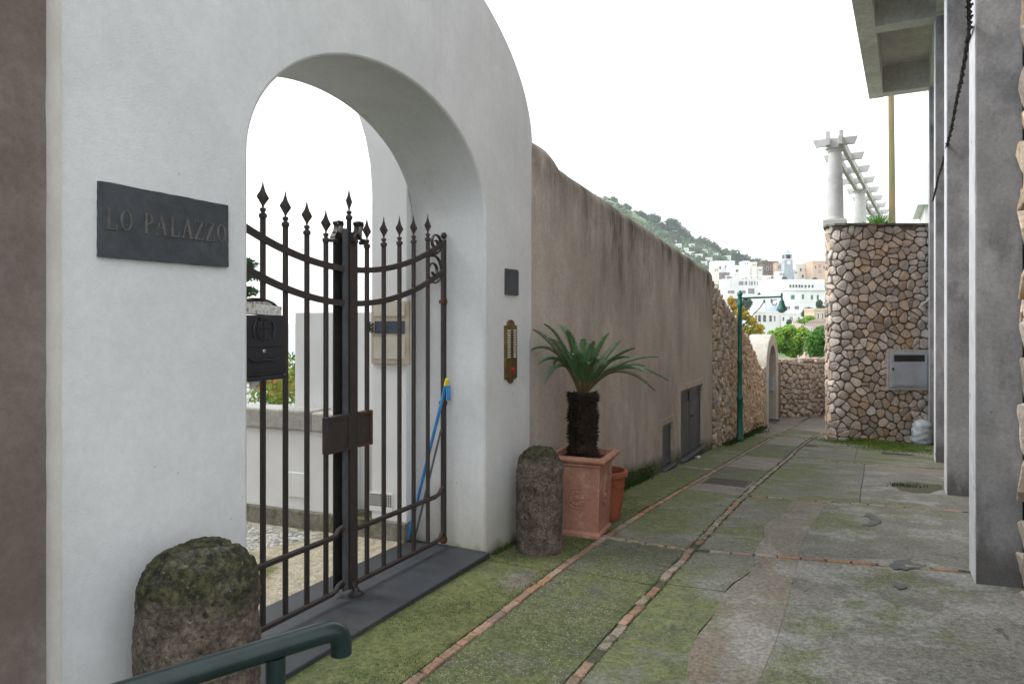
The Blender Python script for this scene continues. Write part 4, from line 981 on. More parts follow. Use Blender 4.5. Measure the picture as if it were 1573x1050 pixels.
# ------------------------------------------------------------------ rubble stone walls
def vor_cells(w_, h_, cs, ch, r, jit=.42):
    """voronoi cells (brick offset seeds) on a w x h sheet; returns list of (center, polygon)"""
    nx, ny = max(1, round(w_/cs)), max(1, round(h_/ch)); dx, dy = w_/nx, h_/ny; S = {}
    for j in range(-2, ny+2):
        for i in range(-2, nx+2):
            S[i, j] = ((i+.5+(.5 if j % 2 else 0)+r.uniform(-jit, jit))*dx, (j+.5+r.uniform(-jit, jit))*dy)
    out = []
    asp = dx/dy
    for j in range(-1, ny+1):
        for i in range(-1, nx+1):
            p = S[i, j]; poly = [(p[0]-2*dx,p[1]-2*dy),(p[0]+2*dx,p[1]-2*dy),(p[0]+2*dx,p[1]+2*dy),(p[0]-2*dx,p[1]+2*dy)]
            for jj in range(j-2, j+3):
                for ii in range(i-2, i+3):
                    if (ii, jj) == (i, j) or (ii, jj) not in S: continue
                    q = S[ii, jj]; mx_, my_ = (p[0]+q[0])/2, (p[1]+q[1])/2; nx_, ny_ = q[0]-p[0], q[1]-p[1]; new = []
                    for a in range(len(poly)):
                        A, B = poly[a], poly[(a+1) % len(poly)]
                        da = (A[0]-mx_)*nx_+(A[1]-my_)*ny_; db = (B[0]-mx_)*nx_+(B[1]-my_)*ny_
                        if da <= 0: new.append(A)
                        if da*db < 0: t_ = da/(da-db); new.append((A[0]+(B[0]-A[0])*t_, A[1]+(B[1]-A[1])*t_))
                    poly = new
                    if not poly: break
                if not poly: break
            if len(poly) >= 3: out.append((p, poly))
    return out
def rounded(poly, gap, r, n=10):
    cx = sum(p[0] for p in poly)/len(poly); cy = sum(p[1] for p in poly)/len(poly)
    # sample outline, shrink, soften corners by averaging
    pts = []; per = 0; seg = []
    for a in range(len(poly)):
        A, B = poly[a], poly[(a+1)%len(poly)]; l = math.hypot(B[0]-A[0], B[1]-A[1]); seg.append((A,B,l)); per += l
    if per < 1e-4: return None
    for k in range(n):
        d = per*(k+.5)/n
        for A, B, l in seg:
            if d <= l: pts.append((A[0]+(B[0]-A[0])*d/l, A[1]+(B[1]-A[1])*d/l)); break
            d -= l
    if len(pts) < 3: return None
    res = []
    for k in range(len(pts)):
        a, b_, c = pts[k-1], pts[k], pts[(k+1)%len(pts)]; x = .1*a[0]+.8*b_[0]+.1*c[0]; y = .1*a[1]+.8*b_[1]+.1*c[1]
        dx, dy = cx-x, cy-y; L_ = math.hypot(dx, dy)+1e-6; g = min(gap, L_*.5)*r.uniform(.6,1.25); res.append((x+dx/L_*g, y+dy/L_*g))
    return (cx, cy), res
def stone_wall(parent, path, zb, zt, cs, ch, gap, depth, m_stone, seed, limit=300, rank=None, jit=.42):
    """stones laid on a vertical sheet that follows path [(x,y),..]; outward = left of the path direction rotated -90"""
    r = random.Random(seed); P = [Vector((x, y, 0)) for x, y in path]; L_ = [0]
    for a, c in zip(P, P[1:]): L_.append(L_[-1]+(c-a).length)
    tot = L_[-1]
    def at(s):
        s = max(0, min(tot, s)); i = 0
        while i < len(L_)-2 and L_[i+1] < s: i += 1
        f = (s-L_[i])/max(1e-6, L_[i+1]-L_[i]); p = P[i].lerp(P[i+1], f); d = (P[i+1]-P[i]).normalized(); return p, Vector((d.y, -d.x, 0))
    zlo = min(zb(s) for s in (0, tot/2, tot)); zhi = max(zt(tot*k/20) for k in range(21))
    cells = vor_cells(tot, zhi-zlo, cs, ch, r, jit); made = []
    for (c, poly) in cells:
        q = rounded(poly, gap, r)
        if not q: continue
        (cx, cy), pts = q
        if cx < 0 or cx > tot: continue
        top = zt(cx)-zlo; bot = zb(cx)-zlo
        if cy > top-ch*.25 or cy < bot: continue
        pts = [(max(0, min(tot, x)), min(y, zt(max(0,min(tot,x)))-zlo-.004)) for x, y in pts]
        dp = depth*r.uniform(.55, 1.3); n = len(pts); vs = []; tilt = (r.uniform(-.25,.25), r.uniform(-.25,.25))
        for (f, dd) in ((1., -.02), (.98, dp*.75), (.88, dp)):
            for (x, y) in pts:
                X_, Y_ = cx+(x-cx)*f, cy+(y-cy)*f; p, o_ = at(X_)
                e = dd + ((X_-cx)*tilt[0] + (Y_-cy)*tilt[1])*(1 if dd > 0 else 0) + (r.uniform(-.006,.006) if dd > 0 else 0)
                vs.append((p.x+o_.x*e, p.y+o_.y*e, zlo+Y_))
        fs = [(k, (k+1)%n, n+(k+1)%n, n+k) for k in range(n)]+[(n+k, n+(k+1)%n, 2*n+(k+1)%n, 2*n+k) for k in range(n)]+[tuple(range(2*n, 3*n))]
        p, _ = at(cx); cen = Vector((p.x, p.y, zlo+cy)); dist = (cen-Vector((0,0,EYE))).length
        made.append((rank(cen) if rank else dist, vs, fs, cen))
    made.sort(key=lambda q: q[0])
    for (_, vs, fs, cen) in made[:limit]:
        b = MB(); b.add(vs, fs); off = cen; o = link('stone', b.mesh('stone', m_stone, 28, off, False), parent, cen-root_of(parent))
    if made[limit:]:
        b = MB()
        for (_, vs, fs, _c) in made[limit:]: b.add(vs, fs)
        part('stones', b, m_stone, parent, 50, clean=False, kind='stuff')
    return len(made)

# variant material for joined stones: colour by position cells
def ex_cell(h, c):
    v = h['N']('ShaderNodeTexVoronoi'); v.inputs['Scale'].default_value = 5; h['L'](h['geo'].outputs['Position'], v.inputs['Vector'])
    s = h['N']('ShaderNodeSeparateColor'); h['L'](v.outputs['Color'], s.inputs[0])
    c = h['mix'](mth(h,'MULTIPLY', s.outputs[0], .4), c, (.24,.19,.155)); return h['mix'](mth(h,'MULTIPLY', s.outputs[1], .3), c, (.60,.54,.46))
M['stone_mass'] = mat('stone_mass', (.54,.45,.37), (.44,.37,.31), 3., .9, .6, 40, .01, c3=(.46,.33,.23), s3=2.3, t3=(.56,.6), extra=ex_cell, grain=0.25, gscale=24)

# left rough wall between brown wall and portal
def ltop(y):
    for (a, za), (c_, zc_) in zip(LT, LT[1:]):
        if y <= c_: return za+(zc_-za)*max(0,(y-a))/(c_-a)
    return LT[-1][1]
LT = []
for px, py in ((1093,430),(1103,446),(1113,461),(1126,480),(1140,503),(1152,526),(1160,545),(1168,566)):
    u = (px-786)/F; t_ = -3.3/(-SN+CS*u); LT.append(((CS+SN*u)*t_, EYE+(HZ-py)/F*t_))
t = thing('rubble_wall', 'rough brown rubble stone wall sloping down beside the green lamp post', 'wall', (XF, 20, -1.5))
b = MB(); n = 40; vs = []
for i in range(n+1):
    y = 15.96+(24.2-15.96)*i/n; zt_ = ltop(y)-.03; vs += [(XF-.03,y,-2.4),(XF-.03,y,zt_),(XF-.25,y,zt_+.03),(XF-.6,y,zt_),(XF-.6,y,-2.4)]
fs = [(i*5+k, (i+1)*5+k, (i+1)*5+k+1, i*5+k+1) for i in range(n) for k in range(4)]+[(0,1,2,3,4), tuple(n*5+k for k in (4,3,2,1,0))]
b.add(vs, fs); part('mortar', b, M['mortar'], t, 60, clean=False)
k1 = stone_wall(t, [(XF-.03,24.15),(XF-.03,15.98)][::-1], lambda s: G(-3.2, 15.98+s)-.05, lambda s: ltop(15.98+s)+.03, .21, .135, .012, .06, M['stone_pale'], 41, 298, jit=.45)
# far cross wall where the lane turns right
t = thing('bend_wall', 'low rubble stone wall across the end of the lane where it bends', 'wall', (-2.5, 30, -2.2))
pathc = [(-3.6,28.55),(-3.0,29.0),(-2.2,30.1),(-1.5,31.4),(-.4,33.2),(1.2,35)]
def off_path(pth, d):
    out = []
    for i, (x, y) in enumerate(pth):
        a = pth[max(0,i-1)]; c = pth[min(len(pth)-1,i+1)]; dx, dy = c[0]-a[0], c[1]-a[1]; L_ = math.hypot(dx,dy); out.append((x+dy/L_*d, y-dx/L_*d))
    return out
def solid_path(b, pth, th, z0, z1f, d0=0):
    A = off_path(pth, d0); B_ = off_path(pth, d0-th); n = len(pth)
    for i in range(n-1):
        za, zc_ = z1f(i), z1f(i+1)
        b.add([(*A[i],z0),(*A[i+1],z0),(*B_[i+1],z0),(*B_[i],z0),(*A[i],za),(*A[i+1],zc_),(*B_[i+1],zc_),(*B_[i],za)], [(0,3,2,1),(4,5,6,7),(0,1,5,4),(1,2,6,5),(2,3,7,6),(3,0,4,7)])
b = MB(); solid_path(b, pathc, .45, -3, lambda i: .02, -.02); part('mortar', b, M['mortar_light'], t)
stone_wall(t, pathc, lambda s: -2.5, lambda s: .08, .30, .20, .02, .08, M['stone_mass'], 42, 0)
b = MB(); r = random.Random(4)
for i in range(60):
    s_ = i/60; q = s_*(len(pathc)-1); i0 = int(q); f = q-i0; x = pathc[i0][0]+(pathc[i0+1][0]-pathc[i0][0])*f; y = pathc[i0][1]+(pathc[i0+1][1]-pathc[i0][1])*f
    b.cbox((x-.1, y+.12, .05), (.16,.34,.10*r.uniform(.7,1.3)), r.uniform(0,3))
part('coping_stones', b, M['stone_mass'], t, kind='stuff')

# tall stone building front
t = thing('stone_building', 'tall terrace wall faced with tan rubble stones and a thin coping', 'building', (0, 21.5, -1.7))
pathr = []
cA, cB = (1.9, 22.5), (-.80, 20.80)
dirx, diry = cA[0]-cB[0], cA[1]-cB[1]
pathr = [(-1.20,31.5),(-1.20,24),(-1.21,22.4),(-1.24,21.7),(-1.23,21.2),(-1.12,20.88),(-.98,20.76),(-.80,20.80),(-.2,21.1),(.6,21.55),(1.3,21.95),(2.1,22.4)]
b = MB(); TZ = 4.22
poly = off_path(pathr, -.03)+[(8,22.4),(8,31.5)]
b.add([(x,y,-2.6) for x,y in poly]+[(x,y,TZ) for x,y in poly], [tuple(range(len(poly)-1,-1,-1)), tuple(range(len(poly),2*len(poly)))]+[(i,(i+1)%len(poly),len(poly)+(i+1)%len(poly),len(poly)+i) for i in range(len(poly))])
part('mortar', b, M['mortar'], t, clean=True)
Ltot = sum(math.hypot(b_[0]-a_[0], b_[1]-a_[1]) for a_, b_ in zip(pathr, pathr[1:]))
k2 = stone_wall(t, pathr, lambda s: -2.1, lambda s: TZ, .265, .19, .014, .034, M['stone'], 43, 298, rank=lambda c: (0 if c.y < 23 and c.x < 1.4 and c.z > -1.8 else 100)+abs(c.y-21.3)*.2, jit=.47)
poly = off_path(pathr, .09)+[(8,22.3),(8,31.6)]
b = MB(); b.add([(x,y,TZ+.002) for x,y in poly]+[(x,y,TZ+.055) for x,y in poly], [tuple(range(len(poly)-1,-1,-1)), tuple(range(len(poly),2*len(poly)))]+[(i,(i+1)%len(poly),len(poly)+(i+1)%len(poly),len(poly)+i) for i in range(len(poly))])
part('coping', b, M['plinth'], t, clean=True)
# meter cabinet
wd_ = Vector((1.3+.8, 21.95-20.80, 0)).normalized(); wn_ = Vector((wd_.y, -wd_.x, 0))
def onwall(px, py):     # point on the front face of the stone building
    u = (px-786)/F; r_ = Vector((-SN+CS*u, CS+SN*u, (HZ-py)/F)); p0 = Vector((-.8,20.8,0))+wn_*.02
    t_ = (p0.x*wn_.x+p0.y*wn_.y)/(r_.x*wn_.x+r_.y*wn_.y); return Vector((r_.x*t_, r_.y*t_, EYE+r_.z*t_))
c0 = onwall(1392, 567); ang = math.atan2(wd_.y, wd_.x)
t = thing('meter_cabinet', 'pale blue grey metal meter cabinet with a dark window in the stone wall', 'cabinet', tuple(c0))
def wb(name, w0, w1, z0, z1, d0, d1, m, par, bevel=.006):
    b = MB(); Mx = Matrix.Translation((c0.x, c0.y, c0.z)) @ Matrix.Rotation(ang, 4, 'Z'); b.box(w0, w1, -d1, -d0, z0, z1, M=Mx); return part(name, b, m, par, bevel=bevel)
wb('surround', -.58, .58, -.56, .54, -.05, .10, M['coping'], t)
fr = wb('frame', -.50, .50, -.47, .47, .10, .135, M['cabinet_grey'], t)
wb('window', -.42, .42, .22, .40, .135, .139, M['cabinet_dark'], fr, 0)
dr_ = wb('door', -.45, .45, -.42, .17, .135, .152, M['cabinet_grey'], t)
wb('latch', -.48, -.44, -.02, .06, .152, .175, M['cabinet_dark'], dr_)
# wall lamp near the pillar
p = onwall(1414, 470); b = MB(); b.tube([p, p+wn_*.25+Vector((.1,0,.22)), p+wn_*.3+Vector((.15,0,.05))], .035, 8)
solo('wall_lamp', b, M['pergola_white'], 'small curved white lamp bracket beside the farthest pillar', 'lamp', 60, loc=tuple(p))

# ------------------------------------------------------------------ portal
t = thing('portal', 'grey plastered arched doorway block at the end of the rubble wall', 'doorway', (-3.3, 25.5, -1.95))
pY0, pY1, pX0, pX1 = 24.15, 27.25, -3.95, -3.22
cyy = (pY0+pY1)/2; ro, ri = (pY1-pY0)/2, .98; n = 20; zs0 = -.0
outl = [(pY0, -2.4), (pY0, zs0+.0)]+[(cyy-ro*math.cos(math.pi*k/n), zs0+1.13*math.sin(math.pi*k/n)) for k in range(1, n)]+[(pY1, zs0), (pY1, -2.4)]
outl += [(cyy+ri, -2.4), (cyy+ri, zs0-.1)]+[(cyy+ri*math.cos(math.pi*k/n), zs0-.1+.85*math.sin(math.pi*k/n)) for k in range(1, n)]+[(cyy-ri, zs0-.1), (cyy-ri, -2.4)]
m_ = len(outl); b = MB(); b.add([(pX1,y,z) for y,z in outl]+[(pX0,y,z) for y,z in outl], [tuple(range(m_-1,-1,-1)), tuple(range(m_,2*m_))]+[(i,(i+1)%m_,m_+(i+1)%m_,m_+i) for i in range(m_)])
part('arch', b, M['portal_plaster'], t, 40, bevel=.02)
b = MB(); P = [(cyy-ri, -2.2)]+[(cyy-ri*math.cos(math.pi*k/n), zs0-.1+.85*math.sin(math.pi*k/n)) for k in range(n+1)]+[(cyy+ri,-2.2)]
b.extrude([(0,y,z) for y,z in P], (pX0+.25,0,0), (.06,0,0)); part('door', b, M['metal_grey'], t)
b = MB(); b.box(pX1-.35, pX1+.1, cyy-ri+.01, cyy+ri-.01, -2.2, -1.98); part('step', b, M['slate'], t)
b = MB(); b.box(pX1-.30, pX1-.10, cyy+ri-.12, cyy+ri-.002, -.95, -.45); solo('intercom_box', b, M['cabinet_grey'], 'small white box fixed inside the arched doorway', 'intercom', bevel=.01, loc=(pX1-.2, cyy+ri, -.7))
# plain wall continuing behind the portal to the bend
b = MB(); b.box(-3.9, -3.3, 27.26, 28.7, -3, .0); 
solo('link_wall', b, M['mortar_light'], 'short stretch of wall between the arched doorway and the lane bend', 'wall', loc=(-3.6,28,-2.2))

# ------------------------------------------------------------------ street lamp
bp = Vector((-3.12, 18.45, 0)); bp.z = G(bp.x, bp.y)
t = thing('street_lamp', 'dark green iron street lamp with a bell shade on a side arm', 'street lamp', tuple(bp))
tp = W(1132, 446, bp.x*-SN+bp.y*CS)
topz = tp.z
b = MB(); b.lathe([(.11,0),(.11,.08),(.085,.12),(.08,.5),(.072,.55),(.072,1.05),(.09,1.08),(.09,1.12),(.065,1.16),(.058,2.0),(.075,2.03),(.075,2.08),(.058,2.12),(.052,topz-bp.z-.45),(.07,topz-bp.z-.42),(.085,topz-bp.z-.36),(.055,topz-bp.z-.3),(.05,topz-bp.z-.14),(.075,topz-bp.z-.1),(.06,topz-bp.z-.05),(.02,topz-bp.z)], tuple(bp), 14); part('pole', b, M['lamp_green'], t, 40)
az = topz-.20; ax1 = bp.x+1.02
b = MB(); b.tube([(bp.x,bp.y,az),(ax1,bp.y,az+.02)], .026, 8); part('arm', b, M['lamp_green'], t, 60)
b = MB(); b.tube([(bp.x+.05,bp.y,az-.75),(bp.x+.25,bp.y,az-.52),(bp.x+.5,bp.y,az-.25),(bp.x+.62,bp.y,az-.06)], .012, 6)
b.tube([(bp.x+.86-.0+.11*math.cos(a/10)*(1-a/90), bp.y, az-.14+.11*math.sin(a/10)*(1-a/90)) for a in range(10, 70, 3)], .010, 6)
b.tube([(bp.x+.16+.09*math.cos(a/10), bp.y, az-.12+.09*math.sin(a/10)) for a in range(0, 50, 3)], .010, 6); part('bracket', b, M['lamp_green'], t, 60)
b = MB(); b.lathe([(.015,.12),(.03,.06),(.02,.0),(.03,-.05),(.06,-.10),(.07,-.16),(.105,-.25),(.135,-.31),(.135,-.325),(.12,-.325),(.07,-.2),(.04,-.12)], (ax1, bp.y, az), 16, cap=False); part('shade', b, M['lamp_green'], t, 60)
b = MB(); b.lathe([(.03,-.2),(.09,-.30),(.10,-.33),(.07,-.37),(.02,-.39)], (ax1, bp.y, az), 12); part('bulb_glass', b, M['cabinet_grey'], t, 60)

# ------------------------------------------------------------------ pots and cycad
px_, py_ = -2.84, 7.0; gz = G(px_, py_)
t = thing('square_planter', 'large square terracotta planter with moulded rim and rosettes', 'plant pot', (px_, py_, gz))
th = R(5)
def sq_ring(h_, z): return [(px_+math.cos(th+R(45+90*k))*h_*math.sqrt(2), py_+math.sin(th+R(45+90*k))*h_*math.sqrt(2), gz+z) for k in range(4)]
def sq_loft(prof_, name, m, par, bevel=.01, cap=True):
    b = MB(); vs = []
    for h_, z in prof_: vs += sq_ring(h_, z)
    fs = [(i*4+k, i*4+(k+1)%4, (i+1)*4+(k+1)%4, (i+1)*4+k) for i in range(len(prof_)-1) for k in range(4)]
    if cap: fs += [(3,2,1,0), tuple((len(prof_)-1)*4+k for k in range(4))]
    b.add(vs, fs); return part(name, b, m, par, 30, clean=False, bevel=bevel)
pb = sq_loft([(.252,.0),(.252,.05),(.232,.062),(.262,.76)], 'body', M['terracotta'], t)
sq_loft([(.265,.7605),(.285,.768),(.272,.79),(.292,.80),(.325,.815),(.335,.838),(.325,.86),(.30,.868),(.27,.868),(.265,.80)], 'rim', M['terracotta'], t, .004, cap=False)
b = MB(); b.add([(p[0],p[1],p[2]) for p in sq_ring(.266, .80)], [(0,1,2,3)]); part('soil', b, M['soil'], t, clean=False)
for side_, (nx_, ny_) in enumerate(((0,-1),(1,0))):
    nd = Matrix.Rotation(th, 3, 'Z') @ Vector((nx_, ny_, 0)); tg = Vector((-nd.y, nd.x, 0)); cc = Vector((px_, py_, gz+.42))+nd*.244
    b = MB(); vs = []
    for k in range(12):
        a = 2*math.pi*k/12; pc = cc+tg*math.cos(a)*.07+Vector((0,0,math.sin(a)*.07)); b.tube([pc-nd*.006, pc+nd*.014], [.024,.012], 6)
    b.tube([cc-nd*.01, cc+nd*.02], [.04,.02], 12)
    for k in range(20):
        a = 2*math.pi*k/20; a2 = 2*math.pi*(k+1)/20; b.tube([cc+tg*math.cos(a)*.105+Vector((0,0,math.sin(a)*.105))+nd*.004, cc+tg*math.cos(a2)*.105+Vector((0,0,math.sin(a2)*.105))+nd*.004], .008, 5)
    part('rosette', b, M['terracotta'], pb, 50)
rx_, ry_ = -2.83, 7.72; rg = G(rx_, ry_)
t = thing('round_pot', 'red round terracotta pot behind the square planter', 'plant pot', (rx_, ry_, rg))
b = MB(); b.lathe([(.15,0),(.16,.03),(.20,.32),(.215,.5),(.245,.515),(.25,.56),(.24,.58),(.215,.58),(.205,.5)], (rx_,ry_,rg), 28, cap=False); part('body', b, M['terracotta_red'], t, 40)
b = MB(); b.lathe([(.0,.52),(.207,.52)], (rx_,ry_,rg), 20, cap=False); part('soil', b, M['soil'], t)
b = MB()
for k in range(8):
    a0 = 2*math.pi*k/8
    b.tube([(rx_+.206*math.cos(a0+2*math.pi/8*j/6), ry_+.206*math.sin(a0+2*math.pi/8*j/6), rg+.44-.06*math.sin(math.pi*j/6)) for j in range(7)], .012, 5)
part('garland_relief', b, M['terracotta_red'], t, 50)

cx_, cy_ = px_-.005, py_; zt0 = gz+.79
t = thing('cycad_palm', 'sago palm with a shaggy black trunk and arching dark fronds', 'palm', (cx_, cy_, zt0))
b = MB(); r = random.Random(9); TH = .72
b.lathe([(.13,0),(.14,.1),(.135,.4),(.125,.6),(.10,TH),(.03,TH+.03)], (cx_,cy_,zt0), 20)
for i in range(2600):
    z = r.random()*TH; a = r.uniform(0,6.283); rad = .125+.012*math.sin(z*30)
    p = Vector((cx_+rad*math.cos(a), cy_+rad*math.sin(a), zt0+z)); d = Vector((math.cos(a), math.sin(a), 0)); tg = Vector((-d.y,d.x,0)); l_ = r.uniform(.03,.075)
    dn = r.uniform(-.6,.9); q = p+(d+Vector((0,0,dn))).normalized()*l_; b.add([p-tg*.010, p+tg*.010, q+tg*.002, q-tg*.002, p+Vector((0,0,.018))], [(0,1,2,3),(0,4,2)])
part('trunk', b, M['palm_trunk'], t, clean=False)
camr = Vector((CS, SN, 0)); camf = Vector((-SN, CS, 0))
def frond(ends_px, droop, seed, lw=.085, lft=1.0):
    """ends: tip pixel of the frond at a chosen depth offset, droop bends it"""
    (tx, ty), doff, rise = ends_px
    depth = cx_*-SN+cy_*CS + doff; tip = W(tx, ty, depth); base = Vector((cx_, cy_, zt0+TH))
    side_ = (tip-base); side_.z = 0; sl_ = side_.length; dirh = side_.normalized() if sl_ > .01 else camr
    base = base+dirh*.04; ctrl = base.lerp(tip, .42)+Vector((0,0,rise)); n = 40; b = MB(); P = []
    for i in range(n+1):
        f = i/n; P.append(base*(1-f)**2 + ctrl*2*f*(1-f) + tip*f*f)
    b.tube(P, [.011*(1-.8*i/n)+.002 for i in range(n+1)], 5, mi=1); r = random.Random(seed)
    bin_ = None
    for i in range(6, n):
        for sub in (0, .5):
            f = (i+sub)/n; p = P[i].lerp(P[i+1], sub); tn = (P[i+1]-P[i-1]).normalized()
            sd_ = tn.cross(Vector((0,0,1)))
            if sd_.length < .15: sd_ = tn.cross(camf)
            sd_.normalize(); up = sd_.cross(tn).normalized()
            L_ = lw*r.uniform(1.2,1.5)*math.sin(math.pi*min(1, .12+.86*f))**.55*(1 if f < .93 else .8)
            for s_ in (-1, 1):
                d = (sd_*s_*.82+tn*.62+up*.34+Vector((r.uniform(-.06,.06),r.uniform(-.06,.06),r.uniform(-.06,.06)))).normalized()
                q = p+d*L_*r.uniform(.88,1.08); md = p+d*L_*.5+up*.006; wv = tn*.0042*r.uniform(.7,1.15)
                q = q-Vector((0,0,.012)); b.add([p-wv, p+wv, md+wv, md-wv, q], [(0,1,2,3),(3,2,4)], 0)
    part('frond', b, [M['palm_leaf'], M['frond_stem']], t, clean=False)
FR = [((818,506),-.35,.22),((815,538),-.1,.42),((835,498),.0,.32),((858,500),.25,.38),((912,524),-.15,.10),((914,535),.5,.30),((952,524),.30,.10),((966,549),-.3,.25),
      ((1010,548),.15,.24),((990,562),.5,.26),((1026,585),-.1,.42),((1000,575),-.45,.34),((850,560),.4,.42),((930,560),-.65,.36),((880,545),-.55,.30),((826,560),-.25,.40)]
FR += [((870,508),-.15,.20),((896,520),.3,.15),((935,512),.1,.18),((975,535),-.2,.2),((845,520),-.5,.2),((1005,600),.2,.45),((835,590),-.3,.5),((905,560),-.7,.3)]
for i, (a, d_, rise) in enumerate(FR): frond((a, d_, rise), .3, 60+i)

# ------------------------------------------------------------------ right building: pillars, overhanging frame
def px_line(y): return .47+.037*y
rb = thing('concrete_building', 'grey concrete frame building with coffered overhang on the right', 'building', (1.5, 8, 0))
PY = [6.8, 11.72, 16.6, 21.5]
pil0 = None
for i, y in enumerate(PY):
    x = px_line(y); b = MB()
    zb_ = G(x, y)-.4
    if i == 3: b.box(x+.01, x+.40, y-.0, y+.40, zb_, 7.90)
    else: b.box(x+.01, x+.325, y, y+.40, zb_, 7.90)
    o = part('pillar', b, M['concrete_pillar'], rb, bevel=.006)
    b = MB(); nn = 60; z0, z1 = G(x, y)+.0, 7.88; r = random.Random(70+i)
    # paler layer over the lane side face, chipped along its edge
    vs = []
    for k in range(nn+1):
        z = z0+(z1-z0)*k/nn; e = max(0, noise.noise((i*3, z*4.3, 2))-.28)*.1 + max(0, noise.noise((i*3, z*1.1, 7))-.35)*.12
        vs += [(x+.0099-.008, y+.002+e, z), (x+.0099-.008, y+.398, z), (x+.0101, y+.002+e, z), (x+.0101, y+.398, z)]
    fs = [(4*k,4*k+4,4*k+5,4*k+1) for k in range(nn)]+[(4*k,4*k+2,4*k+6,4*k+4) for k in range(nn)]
    b.add(vs, fs); part('pale_layer', b, M['edge_pale'], o, clean=True)
# overhang frame
zu = 7.9-.75
def ox(y): return -.98+.037*y + .0
for i, y in enumerate(PY):
    b = MB(); yw = .40; z0 = 7.17 + (.0)
    b.box(ox(y)+.36, px_line(y)+3.0, y, y+.40, 7.902, 8.63); part('beam', b, M['concrete_frame'], rb, bevel=.01)
b = MB(); n = 1
for ya, yb in zip([6.0]+PY, PY+[21.9]):
    pass
def skew(b, xa, xb__, ya, yb, z0, z1):
    b.add([(xa+ox(ya),ya,z0),(xb__+ox(ya),ya,z0),(xb__+ox(yb),yb,z0),(xa+ox(yb),yb,z0),(xa+ox(ya),ya,z1),(xb__+ox(ya),ya,z1),(xb__+ox(yb),yb,z1),(xa+ox(yb),yb,z1)], [(0,3,2,1),(4,5,6,7),(0,1,5,4),(1,2,6,5),(2,3,7,6),(3,0,4,7)])
b = MB(); skew(b, 0, .359, 6.0, 21.905, 7.89, 8.98); part('edge_beam', b, M['concrete_frame'], rb, bevel=.01)
b = MB(); skew(b, .36, 4.0, 6.0, 21.9, 8.631, 8.97); part('slab', b, M['concrete_frame'], rb)
b = MB()
for ya, yb in zip(PY, PY[1:]): skew(b, 1.46, 1.80, ya+.401, yb-.001, 7.95, 8.62)
part('inner_beam', b, M['concrete_frame'], rb)
b = MB(); skew(b, 2.3, 4.0, 6.0, 21.9, 8.98, 9.9); part('upper_wall', b, M['concrete_frame'], rb)
# rubble wall behind the pillars
t = thing('right_rubble_wall', 'rough stone and plaster wall behind the nearest concrete pillar', 'wall', (1.3, 8, -.6))
b = MB()
for ya, yb in ((3.5, 21.4),):
    b.add([(px_line(ya)+.34,ya,-2.2),(px_line(yb)+.34,yb,-2.2),(px_line(yb)+3,yb,-2.2),(px_line(ya)+3,ya,-2.2),(px_line(ya)+.34,ya,7.0),(px_line(yb)+.34,yb,7.0),(px_line(yb)+3,yb,7.0),(px_line(ya)+3,ya,7.0)], [(0,3,2,1),(4,5,6,7),(0,1,5,4),(1,2,6,5),(2,3,7,6),(3,0,4,7)])
part('mortar', b, M['mortar_light'], t)
pp = [(px_line(6.78)+.34, 6.78), (px_line(4.2)+.34, 4.2)]
stone_wall(t, pp, lambda s: -.7, lambda s: 5.0, .34, .25, .02, .035, M['stone_pale'], 44, 250)

# twisted garland cable along the pillars
g0 = [W(1487,-60,5.0), W(1489,43,5.75), W(1470,150,7.9), W(1453,228,10.15), W(1441,270,12.4), W(1432,309,14.2)]
t = thing('wire_garland', 'dark twisted cable with clips strung between the concrete pillars', 'cable', tuple(g0[1]))
b = MB(); r = random.Random(8); P = []
for a, c in zip(g0, g0[1:]):
    for k in range(26): f = k/26; p = a.lerp(c, f)+Vector((0,0,-.05*math.sin(math.pi*f))); P.append(p)
Q = [p+Vector((.010*math.cos(i*1.1), 0, .010*math.sin(i*1.1))) for i, p in enumerate(P)]; b.tube(Q, .013, 6); Q = [p-Vector((.010*math.cos(i*1.1), 0, .010*math.sin(i*1.1))) for i, p in enumerate(P)]; b.tube(Q, .013, 6)
part('cable', b, M['rope'], t, 60)
b = MB()
for i in range(4, len(P), 5):
    d = Vector((r.uniform(-1,1), r.uniform(-.4,.4), r.uniform(-1,1))).normalized()*.03; b.tube([P[i]-d, P[i]+d], [.009,.011], 5)
part('clips', b, M['rope'], t, kind='stuff')
b = MB(); b.tube([g0[1], g0[1]+Vector((.08,0,.0))], .012, 6); b.tube([g0[3], g0[3]+Vector((.12,0,0))], .012, 6); part('bracket', b, M['rope'], t)
# plastic bag and stick at the foot of the last pillar
bg_c = W(1416, 660, 18.3); gz2 = G(bg_c.x, bg_c.y)
b = MB(); n, mz = 28, 20; vs = []; 
for j in range(mz+1):
    f = j/mz; z = gz2+.68*f; base_r = .25*(1-.10*abs(f-.35)) if f < .82 else .24*max(.0, 1-(f-.82)/.18)**.5
    if f < .06: base_r = .20
    for k in range(n):
        a = 2*math.pi*k/n; sx = 1+.10*noise.noise((math.cos(a)*2, math.sin(a)*2, f*5)); d = .035*noise.noise((math.cos(a)*3+4, math.sin(a)*3, f*8))
        vs.append((bg_c.x+math.cos(a)*(base_r*sx+d)*1.0, bg_c.y+math.sin(a)*(base_r*.8+d), z+.03*noise.noise((a,f*3,1))*(1 if f>.1 else 0)))
fs = [(j*n+k, j*n+(k+1)%n, (j+1)*n+(k+1)%n, (j+1)*n+k) for j in range(mz) for k in range(n)]+[tuple(mz*n+k for k in range(n))]
b.add(vs, fs); solo('plastic_bag', b, M['bag_plastic'], 'full pale grey plastic sack standing against the farthest pillar', 'sack', 60, clean=False, loc=(bg_c.x,bg_c.y,gz2))
